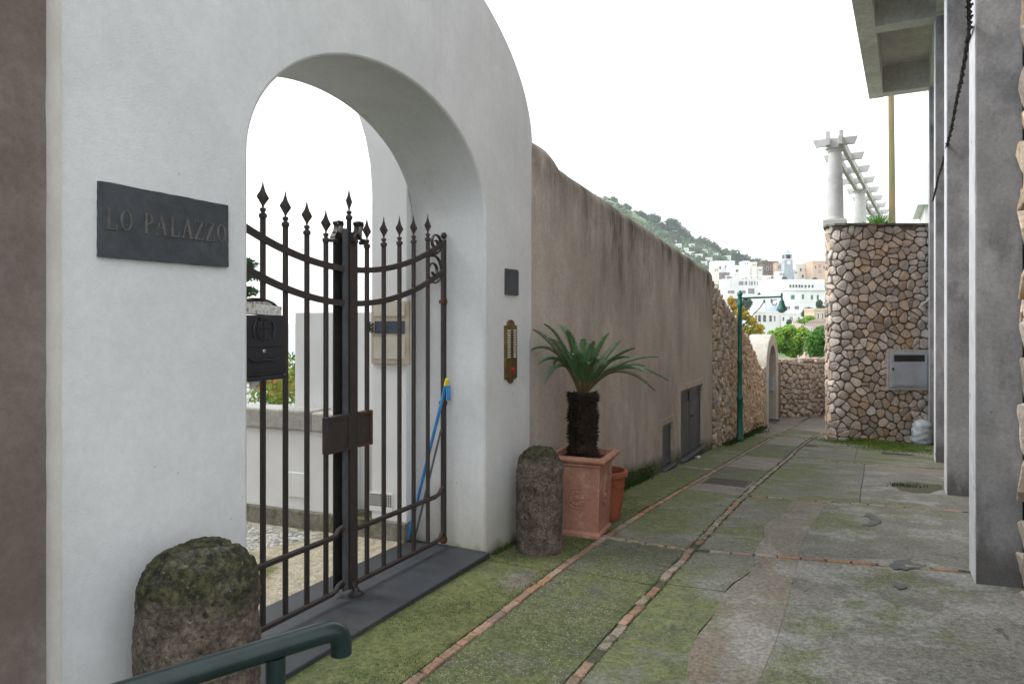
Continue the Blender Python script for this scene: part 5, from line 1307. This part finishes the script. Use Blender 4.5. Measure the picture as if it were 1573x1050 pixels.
p1, p2 = W(1430,672,18.75), W(1437,610,19.2); b = MB(); b.tube([p1, p2], .02, 6); solo('wood_stick', b, M['wood'], 'thin pale wooden stick leaning behind the plastic sack', 'stick', loc=tuple(p1))
b = MB(); c = onlane(1068, 703); 
for i in range(4): b.cbox((c.x+.03*i-.03, c.y+.02*(i%2), G(c.x,c.y)+.02), (.06,.05,.02), i*1.1, rx=.4*i)
solo('litter', b, M['court_white'], 'scrap of white litter near the double metal doors', 'litter', loc=(c.x,c.y,G(c.x,c.y)))

# ------------------------------------------------------------------ pergola and terrace
pt = thing('pergola', 'white pergola with round columns and open rafters on the terrace', 'pergola', (-1.05, 21.3, TZ))
col0 = Vector((-1.02, 21.35, TZ+.09)); stepv = Vector((.50, 7.35, 0)); ztop = 6.50
for i in range(4):
    c = col0+stepv*i; H = ztop-c.z
    b = MB(); b.box(c.x-.30, c.x+.30, c.y-.30, c.y+.30, c.z-.02 if i else c.z-.08, c.z+.14); pl = part('column_base', b, M['pergola_white'], pt, bevel=.02)
    b = MB(); b.lathe([(.235,.14),(.25,.16),(.24,.20),(.225,.24),(.22,.8),(.175,H-.16),(.175,H-.14),(.20,H-.12),(.20,H-.09),(.24,H-.05),(.26,H-.04),(.26,H)], tuple(c), 20); part('column', b, M['pergola_white'], pt, 35)
for s_ in (-1, 1):
    a = col0+stepv*-.02+Vector((s_*.16,0,0)); c = col0+stepv*3.3+Vector((s_*.16,0,0)); b = MB()
    b.add([(a.x-.055,a.y-.25,ztop),(a.x+.055,a.y-.25,ztop),(c.x+.055,c.y,ztop),(c.x-.055,c.y,ztop),(a.x-.055,a.y-.25,ztop+.24),(a.x+.055,a.y-.25,ztop+.24),(c.x+.055,c.y,ztop+.24),(c.x-.055,c.y,ztop+.24)], [(0,3,2,1),(4,5,6,7),(0,1,5,4),(1,2,6,5),(2,3,7,6),(3,0,4,7)])
    part('beam', b, M['pergola_white'], pt, bevel=.01)
raf = None
for i in range(12):
    c = col0+stepv*(.0+i*.285); L_ = .56
    z0 = ztop+.10
    if raf is None:
        b = MB(); 
        for (xa, xb__) in ((-L_,-.22),(-.10,.10),(.22,L_)):
            pass
        P = [(-L_-.02,.235),(-L_+.06,.02),(L_-.06,.02),(L_+.02,.235)]
        b.extrude([(x, -.05, z) for x, z in P], (0,0,0), (0,.10,0)); me = b.mesh('rafter', M['pergola_white'], clean=True); raf = me
    o = link('rafter', raf, pt, Vector((c.x, c.y, ztop+.03))-root_of(pt))
for s_ in (-1, 1):
    b = MB(); b.cbox((col0.x+s_*.17, col0.y-.28, ztop+.20), (.11,.10,.42), 0); part('beam_end', b, M['pergola_white'], pt, bevel=.01)
# utility pole behind terrace, spiky plants, house eave
b0 = W(1370, 338, 27); t = thing('utility_pole', 'tall weathered wooden pole rising behind the stone terrace', 'pole', (b0.x, b0.y, TZ+.09))
b = MB(); b.tube([(b0.x,b0.y,TZ+.09),(b0.x,b0.y,6),(b0.x-.05,b0.y,12)], [.135,.12,.10], 10); part('shaft', b, M['wood_pole'], t, 60)
def spiky(label, px, py, t_, n, L_, seed):
    b0 = W(px, py, t_); base = (b0.x, b0.y, TZ+.09); t = thing('terrace_plant', label, 'plant', base); r = random.Random(seed); b = MB()
    for i in range(n):
        a = r.uniform(0,6.283); e = r.uniform(.25,1.3); d = Vector((math.cos(a)*math.cos(e), math.sin(a)*math.cos(e), math.sin(e))); s_ = d.cross(Vector((0,0,1))).normalized()*.035; l = L_*r.uniform(.7,1.1)
        p = Vector(base); q = p+d*l*.55+Vector((0,0,.04)); b.add([p-s_*.5, p+s_*.5, q+s_, q-s_, p+d*l-Vector((0,0,.12*l))], [(0,1,2,3),(3,2,4)])
    part('leaves', b, M['leaf_mid'], t, clean=False)
    b = MB(); b.tube([Vector(base), Vector(base)+Vector((0,0,.12))], .05, 7); part('stem', b, M['bark'], t)
spiky('spiky green plant on the terrace edge between the columns and the pole', 1347, 343, 22.2, 130, .95, 81)
spiky('small spiky plant on the terrace just right of the wooden pole', 1378, 343, 23.0, 40, .5, 82)
# white house sliver with an eave seen between terrace and pillars
c = W(1436, 343, 33); t = thing('terrace_house', 'white house corner with a sloping eave behind the terrace', 'house', (c.x, c.y, TZ))
b = MB(); b.box(c.x-.42, c.x+4, c.y, c.y+5, TZ+.09, 7.4); part('wall', b, M['t_white'], t)
b = MB(); b.add([(c.x-.75,c.y-.4,7.2),(c.x+4,c.y-.4,7.2),(c.x+4,c.y+5,7.2),(c.x-.75,c.y+5,7.2),(c.x-.3,c.y-.4,9.3),(c.x+4,c.y-.4,9.3),(c.x+4,c.y+5,9.3),(c.x-.3,c.y+5,9.3)], [(0,3,2,1),(4,5,6,7),(0,1,5,4),(1,2,6,5),(2,3,7,6),(3,0,4,7)]); part('roof', b, M['t_white'], t)

# ------------------------------------------------------------------ terrain, sea
def sstep(a, b_, x): t_ = max(0, min(1, (x-a)/(b_-a))); return t_*t_*(3-2*t_)
def ridge(r):
    if r > 86: z = 117-.455*(r-86) + 1.2*math.sin(r*.11) + 6*math.exp(-((r-98)/22)**2)
    else: z = 121.5-.15*(86-r)
    z = max(z, 34) if r > 86 else z
    return z*(1-sstep(30, -140, r)) + (-135)*sstep(30, -140, r) if r < 30 else z
def H(f, r):
    v = -3.2-.06*max(0, f-35) if f < 160 else -10.7
    if f > 160: v = -10.7+ .05*(f-160)*.6
    k = max(0, min(1, (f-190)/460))**1.7
    z = v*(1-k)+ridge(r*650/max(f,190))*k
    if f > 655: z -= (f-655)*.35
    # falls to the sea on the left
    drop = sstep(-8-.10*f, -70-.12*f, r)
    z = z*(1-drop)+(-134)*drop
    if f > 8: z += noise.noise((f*.02, r*.02, 1))*min(3, f*.01) + noise.noise((f*.07, r*.07, 4))*min(2.4, f*.004)
    return max(z, -134)
b = MB(); fs_ = [-60,-30,-12,-4,0,4,8,12,16,20,25,30,36,45,60,80,100,130,160]+[160+12*i for i in range(1, 50)]+[760,800,860,950,1100]
rs_ = [-500,-300,-200,-150,-120,-100,-80,-65,-50,-40,-32,-25,-18,-12,-7,-3,0,3,6,10,15,20]+[20+9*i for i in range(1, 42)]+[420,480,560,700,1000]
vs = []
for f in fs_:
    for r_ in rs_:
        p = CR(f, r_); vs.append((p.x, p.y, H(f, r_) if f > 34 or True else -3))
nr = len(rs_)
b.add(vs, [(i*nr+j, i*nr+j+1, (i+1)*nr+j+1, (i+1)*nr+j) for i in range(len(fs_)-1) for j in range(nr-1)])
o = link('hillside', b.mesh('hillside', M['hill'], 80)); o['kind'] = 'structure'
b = MB(); S_ = 26000; b.add([(-S_,-S_,-130),(S_,-S_,-130),(S_,S_,-130),(-S_,S_,-130)], [(0,1,2,3)]); o = link('sea', b.mesh('sea', M['sea'])); o['kind'] = 'structure'

def hit_hill(px, py, lo=300, hi=648):
    f = lo
    while f < hi:
        if H(f, (px-786)/F*f) >= EYE+(HZ-py)/F*f: return f
        f += 4
    return None
# hillside scrub: leaf clumps
b = MB(); r = random.Random(12)
for i in range(3400):
    f = r.uniform(300, 650); px = r.uniform(900, 1230); rr = (px-786)/F*f; z = H(f, rr); c = CR(f, rr, z); s_ = r.uniform(1.2, 3.2)
    if noise.noise((f*.03, rr*.03, 7)) < -.25: continue
    for k in range(9):
        d = Vector((r.gauss(0,.6), r.gauss(0,.6), abs(r.gauss(0,.45)))); p = c+d*s_; x = Vector((r.uniform(-1,1), r.uniform(-1,1), r.uniform(-1,1))).normalized(); y = x.orthogonal().normalized(); q = s_*.42
        b.add([p-x*q, p-y*q, p+x*q, p+y*q], [(0,1,2,3)])
o = link('hillside_scrub', b.mesh('hillside_scrub', M['leaf_pine'])); tag(o, 'green scrub covering the hillside above the town', 'scrub', kind='stuff')
# ridge pines
pines = [(941,306,8,'lowest dark pine nearest the left summit'),(961,317,9,''),(985,330,11,''),(1003,334,12,''),(1012,346,11,''),(1031,343,15,''),(1046,356,14,''),(1056,366,12,''),(1078,371,14,''),(1094,378,13,''),(1112,388,13,''),(1128,392,15,''),(1146,399,13,''),(1163,404,14,''),(1176,406,12,''),(1038,366,10,''),(1070,386,10,''),(1104,398,9,'')]
# the label of each says where it stands along the ridge, found by what is next to it
PL = ['highest ridge pine, beside the pale rock at the summit','ridge pine just right of the summit rock','dark ridge pine left of the first close pair','left pine of the first close pair on the ridge','right pine of the first close pair, set slightly lower','broadest umbrella pine in the middle of the ridge','pine tucked against the right side of the broadest ridge pine','small pine where the ridge dips after the broadest pine','round pine on the ridge above the white hillside villas','pine at the foot of the upper ridge line, above the villas','ridge pine above the topmost white town house','tall rounded pine left of the low dark pine grove','left pine of the low grove beyond the town roofs','middle pine of the low grove beyond the town roofs','right pine of the low grove nearest the brown house','pine standing below the skyline under the broadest ridge pine','pine among the white villas below the ridge','lowest slope pine just above the uppermost town roofs']
for i, (px, py, rad, _) in enumerate(pines):
    f = 652 if i < 15 else 560
    f -= 3*(i % 3); f = f if i < 15 else (hit_hill(px, py+rad*.6) or f); k = f/F; c = W(px, py, f); rw = rad*k; r = random.Random(100+i)
    ground = H(f, (px-786)*k); base = (c.x, c.y, min(ground-1, c.z-rw*1.0))
    cents = [((c.x+CS*rw*a_, c.y+SN*rw*a_, c.z+rw*b_), (rw*.6, rw*.6, rw*.45)) for a_, b_ in ((-.5,-.15),(0,.2),(.5,-.15),(.25,-.4),(-.3,-.45),(.0,-.1))]
    tree('pine_tree', PL[i], 'pine tree', base, c.z-base[2]-rw*.3, rw*.07, cents, 800, rw*.17, M['leaf_pine'], 200+i, 'pines along the hill ridge', up=.5)

# ------------------------------------------------------------------ town
def face_frame(px0, px1, t_, rot=0):
    """local frame facing the camera: origin at left edge, x to the right"""
    a = W(px0, HZ, t_); c = W(px1, HZ, t_); d = (c-a); L_ = d.length; d.normalize(); q = Matrix.Rotation(R(rot), 3, 'Z') @ d; return a, q, L_
def building(name, label, cat, px0, px1, y0, y1, t_, m, wins=(), depth=10, rot=0, parapet=True, ext=8, roof=None, group=None, arch=False, shutters=False, wmat=None):
    a, d, L_ = face_frame(px0, px1, t_, rot); k = t_/F; n_ = Vector((d.y, -d.x, 0)); z1 = EYE+(HZ-y0)*k; z0 = EYE+(HZ-y1)*k-ext
    t = thing(name, label, cat, (a.x, a.y, z0), group); Mx = Matrix(((d.x, -n_.x, 0, a.x),(d.y, -n_.y, 0, a.y),(0,0,1,0),(0,0,0,1)))
    b = MB(); b.box(0, L_, 0, depth, z0, z1, M=Mx); w_ = part('wall', b, m, t)
    if parapet:
        b = MB(); e = .0
        b.box(-.12, L_+.12, -.12, .25, z1+.003, z1+.5, M=Mx); b.box(-.12, .2, .252, depth, z1+.003, z1+.5, M=Mx); b.box(L_-.2, L_+.12, .252, depth, z1+.003, z1+.5, M=Mx); part('parapet', b, m, t)
    if roof:
        b = MB(); b.box(-.4, L_+.4, -.4, depth+.4, z1+.004, z1+roof[0], M=Mx); part('roof', b, roof[1], t)
    for (wx, wy, ww, wh) in wins:
        xa, xb__ = (wx-px0)*k*L_/((px1-px0)*k), (wx+ww-px0)*k*L_/((px1-px0)*k); zb_, zt_ = EYE+(HZ-wy-wh)*k, EYE+(HZ-wy)*k
        b = MB(); e = .10
        for q in ((xa-e,xa,zb_-e,zt_+e),(xb__,xb__+e,zb_-e,zt_+e),(xa,xb__,zt_,zt_+e),(xa,xb__,zb_-e,zb_)): b.box(q[0], q[1], -.10, -.002, q[2], q[3], M=Mx)
        f = part('window', b, M['t_frame'], t)
        b = MB()
        if arch:
            P = [(xa,zb_),(xb__,zb_)]+[((xa+xb__)/2+(xb__-xa)/2*math.cos(math.pi*j/6), zt_-(xb__-xa)/2+(xb__-xa)/2*math.sin(math.pi*j/6)) for j in range(7)]
            b.extrude([Mx @ Vector((x,-.03,z)) for x, z in P], (0,0,0), (0,0,0.0001)); b = MB(); vv = [Mx @ Vector((x,-.03,z)) for x, z in P]; b.add(vv, [tuple(range(len(vv)))])
            part('pane', b, M['t_glass'], f, clean=False)
        else:
            b.box(xa, xb__, -.03, -.004, zb_, zt_, M=Mx); part('pane', b, wmat or M['t_glass'], f)
            if ww > 3.2 and not shutters:
                b = MB(); nb = int(ww/2); 
                for j in range(1, nb+1): xx = xa+(xb__-xa)*j/(nb+1); b.box(xx-.07, xx+.07, -.06, -.031, zb_, zt_, M=Mx)
                part('mullion', b, M['t_frame'], f)
        if shutters:
            b = MB(); b.box(xa-.02, (xa+xb__)/2-.05, -.13, -.101, zb_, zt_, M=Mx); b.box((xa+xb__)/2+.25, xb__+.02, -.13, -.101, zb_, zt_, M=Mx); part('shutter', b, M['shutter'], f)
    return t, Mx, L_, z0, z1
# main hotel and its neighbours (positions taken from the photo at their distances)
def wr(x0, x1, n, y, ww, wh): return [(x0+(x1-x0)*i/max(1,n-1), y, ww, wh) for i in range(n)]
building('hotel', 'big white hotel with green shutters below the clock tower', 'hotel', 1185, 1272, 431, 492, 250, M['t_white'], wins=[(1194,452,3,7),(1214,453,6,6.5),(1231,452,3.2,7),(1245,453,3,7),(1254,453,3,7)], shutters=True, depth=14)
building('hotel_attic', 'long upper band of the white hotel with a row of dark windows', 'building', 1186.5, 1270, 433, 446, 249.4, M['t_white'], wins=wr(1212,1226,4,437,3,4.6)+wr(1230,1246,4,437.5,3,4.2), depth=.5, parapet=False, ext=0)
building('terrace_hotel', 'white building with two long rows of dark arcade windows left of the lamp shade', 'hotel', 1112, 1187, 430, 462, 275, M['t_white'], wins=[(1133.5,432,13.5,5.5),(1150,432,5.5,5.5),(1158,432,7.5,5.5),(1168,432,8.5,5),(1118,446,9.5,4.5),(1135,446,9.5,4.5),(1149,443,9,8)], depth=12, ext=14)
building('middle_house', 'white house with two small windows low in front of the hotel', 'house', 1199, 1234, 464, 482, 243, M['t_white'], wins=wr(1204,1210.5,3,470,2.1,4.6)+wr(1220,1224.5,3,470,1.9,4.6), depth=6)
building('left_house', 'white house with balustrade terrace right of the lamp post', 'house', 1150, 1200, 455, 480, 246, M['t_white'], wins=[(1172,460,3,5),(1183,459,3,6)], depth=6)
building('arcade_house', 'long low white building with tall arched windows above the garden', 'house', 1157, 1234, 480, 507, 232, M['t_white'], wins=[(1159.5,484,2.6,9),(1164,483.5,4.2,10.5),(1171.5,483.5,4.6,10.5),(1181,484,4,9.5),(1188.5,485,2,8)], arch=True, depth=8, ext=10)
building('garden_annexe', 'white annexe with three square windows right of the arched row', 'house', 1199.5, 1236, 483, 507, 231.2, M['t_white'], wins=[(1201.5,487,2.6,5.5),(1212.5,486.5,4.4,5.5),(1225,487,2.8,4)], depth=.5, ext=10)
building('upper_house', 'white flat roofed house at the upper left of the town', 'house', 1098, 1128, 402, 424, 330, M['t_white'], wins=[(1104,409,3,4),(1113,408,3,4),(1121,410,3,4)], ext=12)
building('rough_house', 'grey weathered house below the upper left white house', 'house', 1094, 1122, 420, 446, 310, M['t_grey'], wins=[(1100,426,2.6,5),(1107,433,2.4,4),(1114,425,2.6,4)], ext=14)
building('step_house', 'white stepped house in the middle of the upper town', 'house', 1125, 1146, 409, 434, 318, M['t_white'], wins=[(1130,414,2.6,4),(1138,417,2.6,4)], ext=10)
building('cream_house', 'cream house with a long dark balcony opening above the arcade windows', 'house', 1141, 1174, 412, 433, 312, M['t_cream'], wins=[(1151.5,418,15,4)], ext=10)
building('brown_house', 'tall brown grey house left of the clock tower', 'house', 1172, 1194, 403, 434, 300, M['t_brown'], wins=[(1177,410,2.4,5),(1184,409,2.4,5),(1188.5,420,2.4,5)], ext=10, roof=(.6, M['t_brown']))
building('pink_house', 'small peach house with a dark square opening beside the tower', 'house', 1192, 1206, 405, 434, 296, M['t_orange'], wins=[(1195,407,7.5,6),(1197,418,3.2,6)], ext=10)
building('cream_block', 'pale cream block right of the clock tower', 'house', 1222, 1252, 407, 434, 290, M['t_cream'], wins=[(1228,412,3,4.4),(1236,412,3,4.4),(1244,412,3,4.4),(1231,422,3,4.4),(1242,422,3,4.4)], ext=8)
building('orange_house', 'orange house with a red shutter panel at the right end of the town', 'house', 1248, 1280, 402, 434, 283, M['t_orange'], wins=[(1256.5,405,4.5,6.5),(1256.5,414,4.5,6.5),(1251,408,2.2,5),(1264,408,2.5,5)], wmat=M['t_red'], ext=8)
building('garden_house', 'small pink house with a dark doorway among the garden greenery', 'house', 1236, 1276, 494, 512, 120, M['t_pink'], wins=[(1226+12.5,502,8,9)], depth=5, ext=10)
building('apricot_house', 'apricot house front with white posts above the pink garden house', 'house', 1250, 1275, 477, 496, 150, M['t_orange'], wins=[(1255,481,2.2,10),(1262,481,2.2,10)], depth=5, ext=6)
EX = [(1100,415,8,6,'t_cream','small cream annexe in front of the topmost white house'),(1131,423,9,6,'t_white','white cube just above the left end of the arcade windows'),(1146,405,9,5,'t_white','pale cube above the cream house'),(1158,407,8,6,'t_cream','narrow cream house under the pine grove'),(1167,415,7,7,'t_white','white cube against the tall brown house'),(1122,429,7,6,'t_grey','grey lean-to at the left of the arcade building'),(1199,421,7,5,'t_white','white annexe at the foot of the tower, left side'),(1222,419,7,7,'t_white','white annexe at the foot of the tower, right side'),(1240,424,10,4,'t_cream','low cream roof terrace right of the tower'),(1262,424,8,4,'t_white','low white roof house under the orange house'),(1140,428,6,5,'t_cream','tiny cream house above the arcade, middle'),(1180,427,8,4,'t_white','flat white roof house under the tall brown house')]
for i, (x, y, ww, hh, mm, lb) in enumerate(EX):
    building('roof_house', lb, 'house', x-ww/2, x+ww/2, y-hh/2, y+hh/2, 282+3*(i%5), M[mm], wins=[(x-ww*.28, y-hh*.22, 1.5, 2.2), (x+ww*.08, y-hh*.22, 1.5, 2.2)], depth=5, ext=5)
p = W(1115, 431, 274); t = thing('roof_trellis', 'row of white trellis posts on the roof of the arcade building', 'trellis', tuple(p))
for i in range(9):
    p = W(1115+9.2*i, 431, 274); b = MB(); b.tube([(p.x,p.y,p.z-2),(p.x,p.y,p.z+1.9)], .22, 4); part('post', b, M['t_white'], t)
b = MB(); b.tube([W(1113,423.4,274), W(1190,423.4,274)], .2, 4); part('beam', b, M['t_white'], t)
# domed terrace roof with balusters
a, d, L_ = face_frame(1150, 1197, 240); k = 240/F; t = thing('balcony_terrace', 'round grey blue terrace roof with white balusters in front of the hotel', 'terrace', (a.x, a.y, EYE+(HZ-481)*k))
b = MB(); P = []; cz = EYE+(HZ-479)*k
cen = W(1187, 479, 240); b.lathe([(2.7,-.3),(2.7,0.2),(2.5,1.4),(1.7,2.4),(.5,2.9)], tuple(cen), 20); part('dome', b, M['t_blueroof'], t, 60)
for i in range(11):
    p = W(1155+i*2.3, 477, 240); b = MB(); b.lathe([(.16,-.5),(.22,0),(.1,.5),(.16,.8)], tuple(p), 6); part('baluster', b, M['t_white'], t)
pA, pB = W(1152, 473.6, 240), W(1180, 473.6, 240); b = MB(); b.tube([pA, pB], .18, 4); part('rail', b, M['t_white'], t)
pA, pB = W(1150, 480.6, 239.6), W(1182, 480.6, 239.6); b = MB(); b.tube([pA, pB], .5, 4); part('slab', b, M['t_white'], t)
# clock tower
t_, k = 286, 286/F; a, d, L_ = face_frame(1204.5, 1217.5, t_); z0 = EYE+(HZ-436)*k; zt_ = EYE+(HZ-399)*k
t = thing('clock_tower', 'pale grey bell tower with an open belfry and small dome above the town', 'tower', (a.x, a.y, z0)); n_ = Vector((d.y,-d.x,0)); Mx = Matrix(((d.x,-n_.x,0,a.x),(d.y,-n_.y,0,a.y),(0,0,1,0),(0,0,0,1)))
b = MB(); b.box(0, L_, 0, L_, z0-6, zt_, M=Mx); part('shaft', b, M['t_tower'], t)
b = MB(); b.box(-.2, L_+.2, -.2, L_+.2, zt_+.003, zt_+.4, M=Mx); part('cornice', b, M['t_white'], t)
z2 = EYE+(HZ-390.5)*k; q = .18*L_
b = MB()
for (xa, ya) in ((.15,.15),(L_-.15-q,.15),(.15,L_-.15-q),(L_-.15-q,L_-.15-q)): b.box(xa, xa+q, ya, ya+q, zt_+.403, z2, M=Mx)
part('belfry', b, M['t_tower'], t)
b = MB(); b.box(.35, L_-.35, L_*.45, L_*.55, zt_+.403, z2, M=Mx); part('belfry_back', b, M['t_glass'], t)
b = MB(); b.box(0, L_, 0, L_, z2+.003, z2+.45, M=Mx); part('cornice', b, M['t_white'], t)
cc = Mx @ Vector((L_/2, L_/2, z2+.45)); b = MB(); b.lathe([(L_*.38,0),(L_*.37,.5),(L_*.28,1.1),(L_*.12,1.5),(.05,1.9)], tuple(cc), 16); part('dome', b, M['t_tower'], t, 60)
b = MB(); cc = Mx @ Vector((L_/2, -.06, EYE+(HZ-403)*k)); b.lathe([(.0,0),(.8,0),(.8,.06),(.0,.06)], tuple(cc), 16, cap=False, ax=Matrix.Rotation(YAW,3,'Z') @ Matrix.Rotation(R(90),3,'X')); part('clock_face', b, M['t_white'], t)
# white villas on the slope
V = [(1042,378,9,6),(1052,384,11,5),(1063,378,8,6),(1060,390,12,6),(1074,394,10,7),(1083,386,8,5),(1088,400,12,8),(1046,392,9,6),(1099,392,8,5),(1036,372,6,4),(1080,405,12,6),(1118,396,9,6)]
VL = ['villa just right of the brown wall edge, high on the slope','small villa between two pines high on the slope','upper villa under the ridge dip','wide villa in the middle of the villa group','villa with a flat top left of the lowest slope pine','little villa on the slope below the round ridge pine','large villa directly above the upper left town house','villa half hidden by the top edge of the brown wall','narrow villa above the topmost town roofs','tiny villa farthest up the hill slope','broad low villa touching the brown wall top','villa right below the long pine row']
for i, (x, y, ww, hh) in enumerate(V):
    building('hill_villa', 'white '+VL[i], 'villa', x-ww/2, x+ww/2, y-hh/2, y+hh/2, (hit_hill(x, y+hh/2) or 560)-2, M['t_white'], wins=[(x-ww*.3, y-hh*.2, 1.4, 1.8), (x+ww*.1, y-hh*.2, 1.4, 1.8)], depth=7, ext=3, group='white villas on the hillside')
# greenery below the town
def px_tree(label, cents, t_, n, size, m, seed, name='garden_tree', cat='tree', group=None, base_drop=4., aspect=1., tr=.12):
    k = t_/F; C_ = []
    r = random.Random(seed)
    for (x, y, rx, ry) in cents: p = W(x, y, t_+r.uniform(-1,1)*rx*k*.5); C_.append(((p.x,p.y,p.z), (rx*k, rx*k, ry*k)))
    p = W(cents[0][0], cents[0][1], t_); base = (p.x, p.y, p.z-base_drop)
    return tree(name, label, cat, base, base_drop*.8, tr, C_, n, size, m, seed, group, aspect)
px_tree('golden yellow autumn tree behind the green lamp post', [(1130,482,10,10),(1142,484,10,8),(1153,492,9,8),(1165,503,9,6),(1148,505,15,10),(1128,500,10,15),(1160,510,14,8),(1138,474,5,5)], 31, 2600, .075, M['leaf_gold'], 301, base_drop=3, cat='tree')
px_tree('yellow climbing foliage hanging at the top of the rubble wall', [(1122,462,5,7),(1127,470,6,7)], 29, 700, .07, M['leaf_gold'], 302, name='climbing_plant', cat='plant', base_drop=2)
px_tree('bright lime green tree just above the arched doorway', [(1190,522,14,16),(1200,513,12,11),(1212,508,11,10),(1205,530,18,14)], 40, 5200, .10, M['leaf_lime'], 303, base_drop=3)
px_tree('lime green tree in the middle of the garden below the town', [(1222,522,14,16),(1232,512,11,10),(1218,536,16,14)], 44, 4200, .11, M['leaf_lime'], 304, base_drop=3)
px_tree('darker green tree against the corner of the tall stone building', [(1250,522,13,14),(1262,512,12,12),(1256,536,20,16),(1270,520,14,18)], 42, 4800, .10, M['leaf_mid'], 305, base_drop=3)
px_tree('round dark green tree beside the apricot house', [(1241,478,8,6.5),(1236,482,6,5),(1246,482,6,5)], 200, 900, .38, M['leaf_dark'], 306, base_drop=6, tr=.3)
px_tree('dark shrubbery clump behind the lamp arm left of the white houses', [(1128,464,10,6),(1146,466,9,8),(1140,472,12,7)], 225, 1500, .42, M['leaf_dark'], 307, base_drop=5, tr=.3)
px_tree('light green low tree above the roof of the pink garden house', [(1232,493,9,3.5),(1243,488,9,3.5)], 110, 700, .2, M['leaf_lime'], 308, base_drop=4, tr=.2)
px_tree('small dark tree between the hotel and the stone building edge', [(1258,468,5,8),(1261,474,6,6)], 190, 600, .35, M['leaf_dark'], 309, base_drop=6, tr=.3)
for i, (x, y, rx, ry, t_, lb) in enumerate(((1116,437,5,4,300,'dark tree between the grey house and the arcade building'),(1138,434,4,3,296,'small dark tree on the terrace above the arcade windows'),(1205,428,4,3,282,'small dark tree at the foot of the clock tower'),(1251,429,4,3,280,'small dark tree at the left foot of the orange house'),(1104,446,6,6,290,'dark tree at the right of the brown lane wall top corner'),(1168,452,5,4,262,'small dark tree on the lower terrace of the arcade building'),(1212,494,4,4,225,'small dark tree before the annexe with square windows'),(1242,404,5,3,330,'distant dark tree behind the cream block'))):
    px_tree(lb, [(x,y,rx,ry),(x-rx*.5,y+ry*.4,rx*.7,ry*.7)], t_, 380, .3, M['leaf_dark'], 320+i, base_drop=4, tr=.2, name='town_tree')
# cables in the sky
for i, (A, B_, lb) in enumerate((((840,262,60),(1180,172,90),'long thin overhead cable crossing the sky, the upper one'),((850,285,62),(1260,183,95),'thin overhead cable crossing the sky just under the upper one'))):
    a, c = W(*A), W(*B_); b = MB(); b.tube([a+(c-a)*(-1.0 if False else 0), a.lerp(c,.5)-Vector((0,0,.5)), c], .022, 4); solo('overhead_cable', b, M['cable'], lb, 'cable', loc=tuple(a), group='cables in the sky')

# ------------------------------------------------------------------ sea air
HZD = .0003
hb = MB(); hb.box(-1600, 1600, -700, 1700, -140, 190)
hm = bpy.data.materials.new('haze'); hm.use_nodes = True; tn = hm.node_tree; tn.nodes.clear(); oo = tn.nodes.new('ShaderNodeOutputMaterial'); pv = tn.nodes.new('ShaderNodeVolumePrincipled')
pv.inputs['Color'].default_value = (.86,.93,1,1); pv.inputs['Density'].default_value = HZD; tn.links.new(pv.outputs[0], oo.inputs['Volume'])
ho = link('haze', hb.mesh('haze', hm)); ho['kind'] = 'stuff'; ho['label'] = 'pale sea haze in the air'
print('bricks', bricks, 'stones', k1, k2, 'objs', len(bpy.data.objects), 'tris', sum(len(m.polygons) for m in bpy.data.meshes))
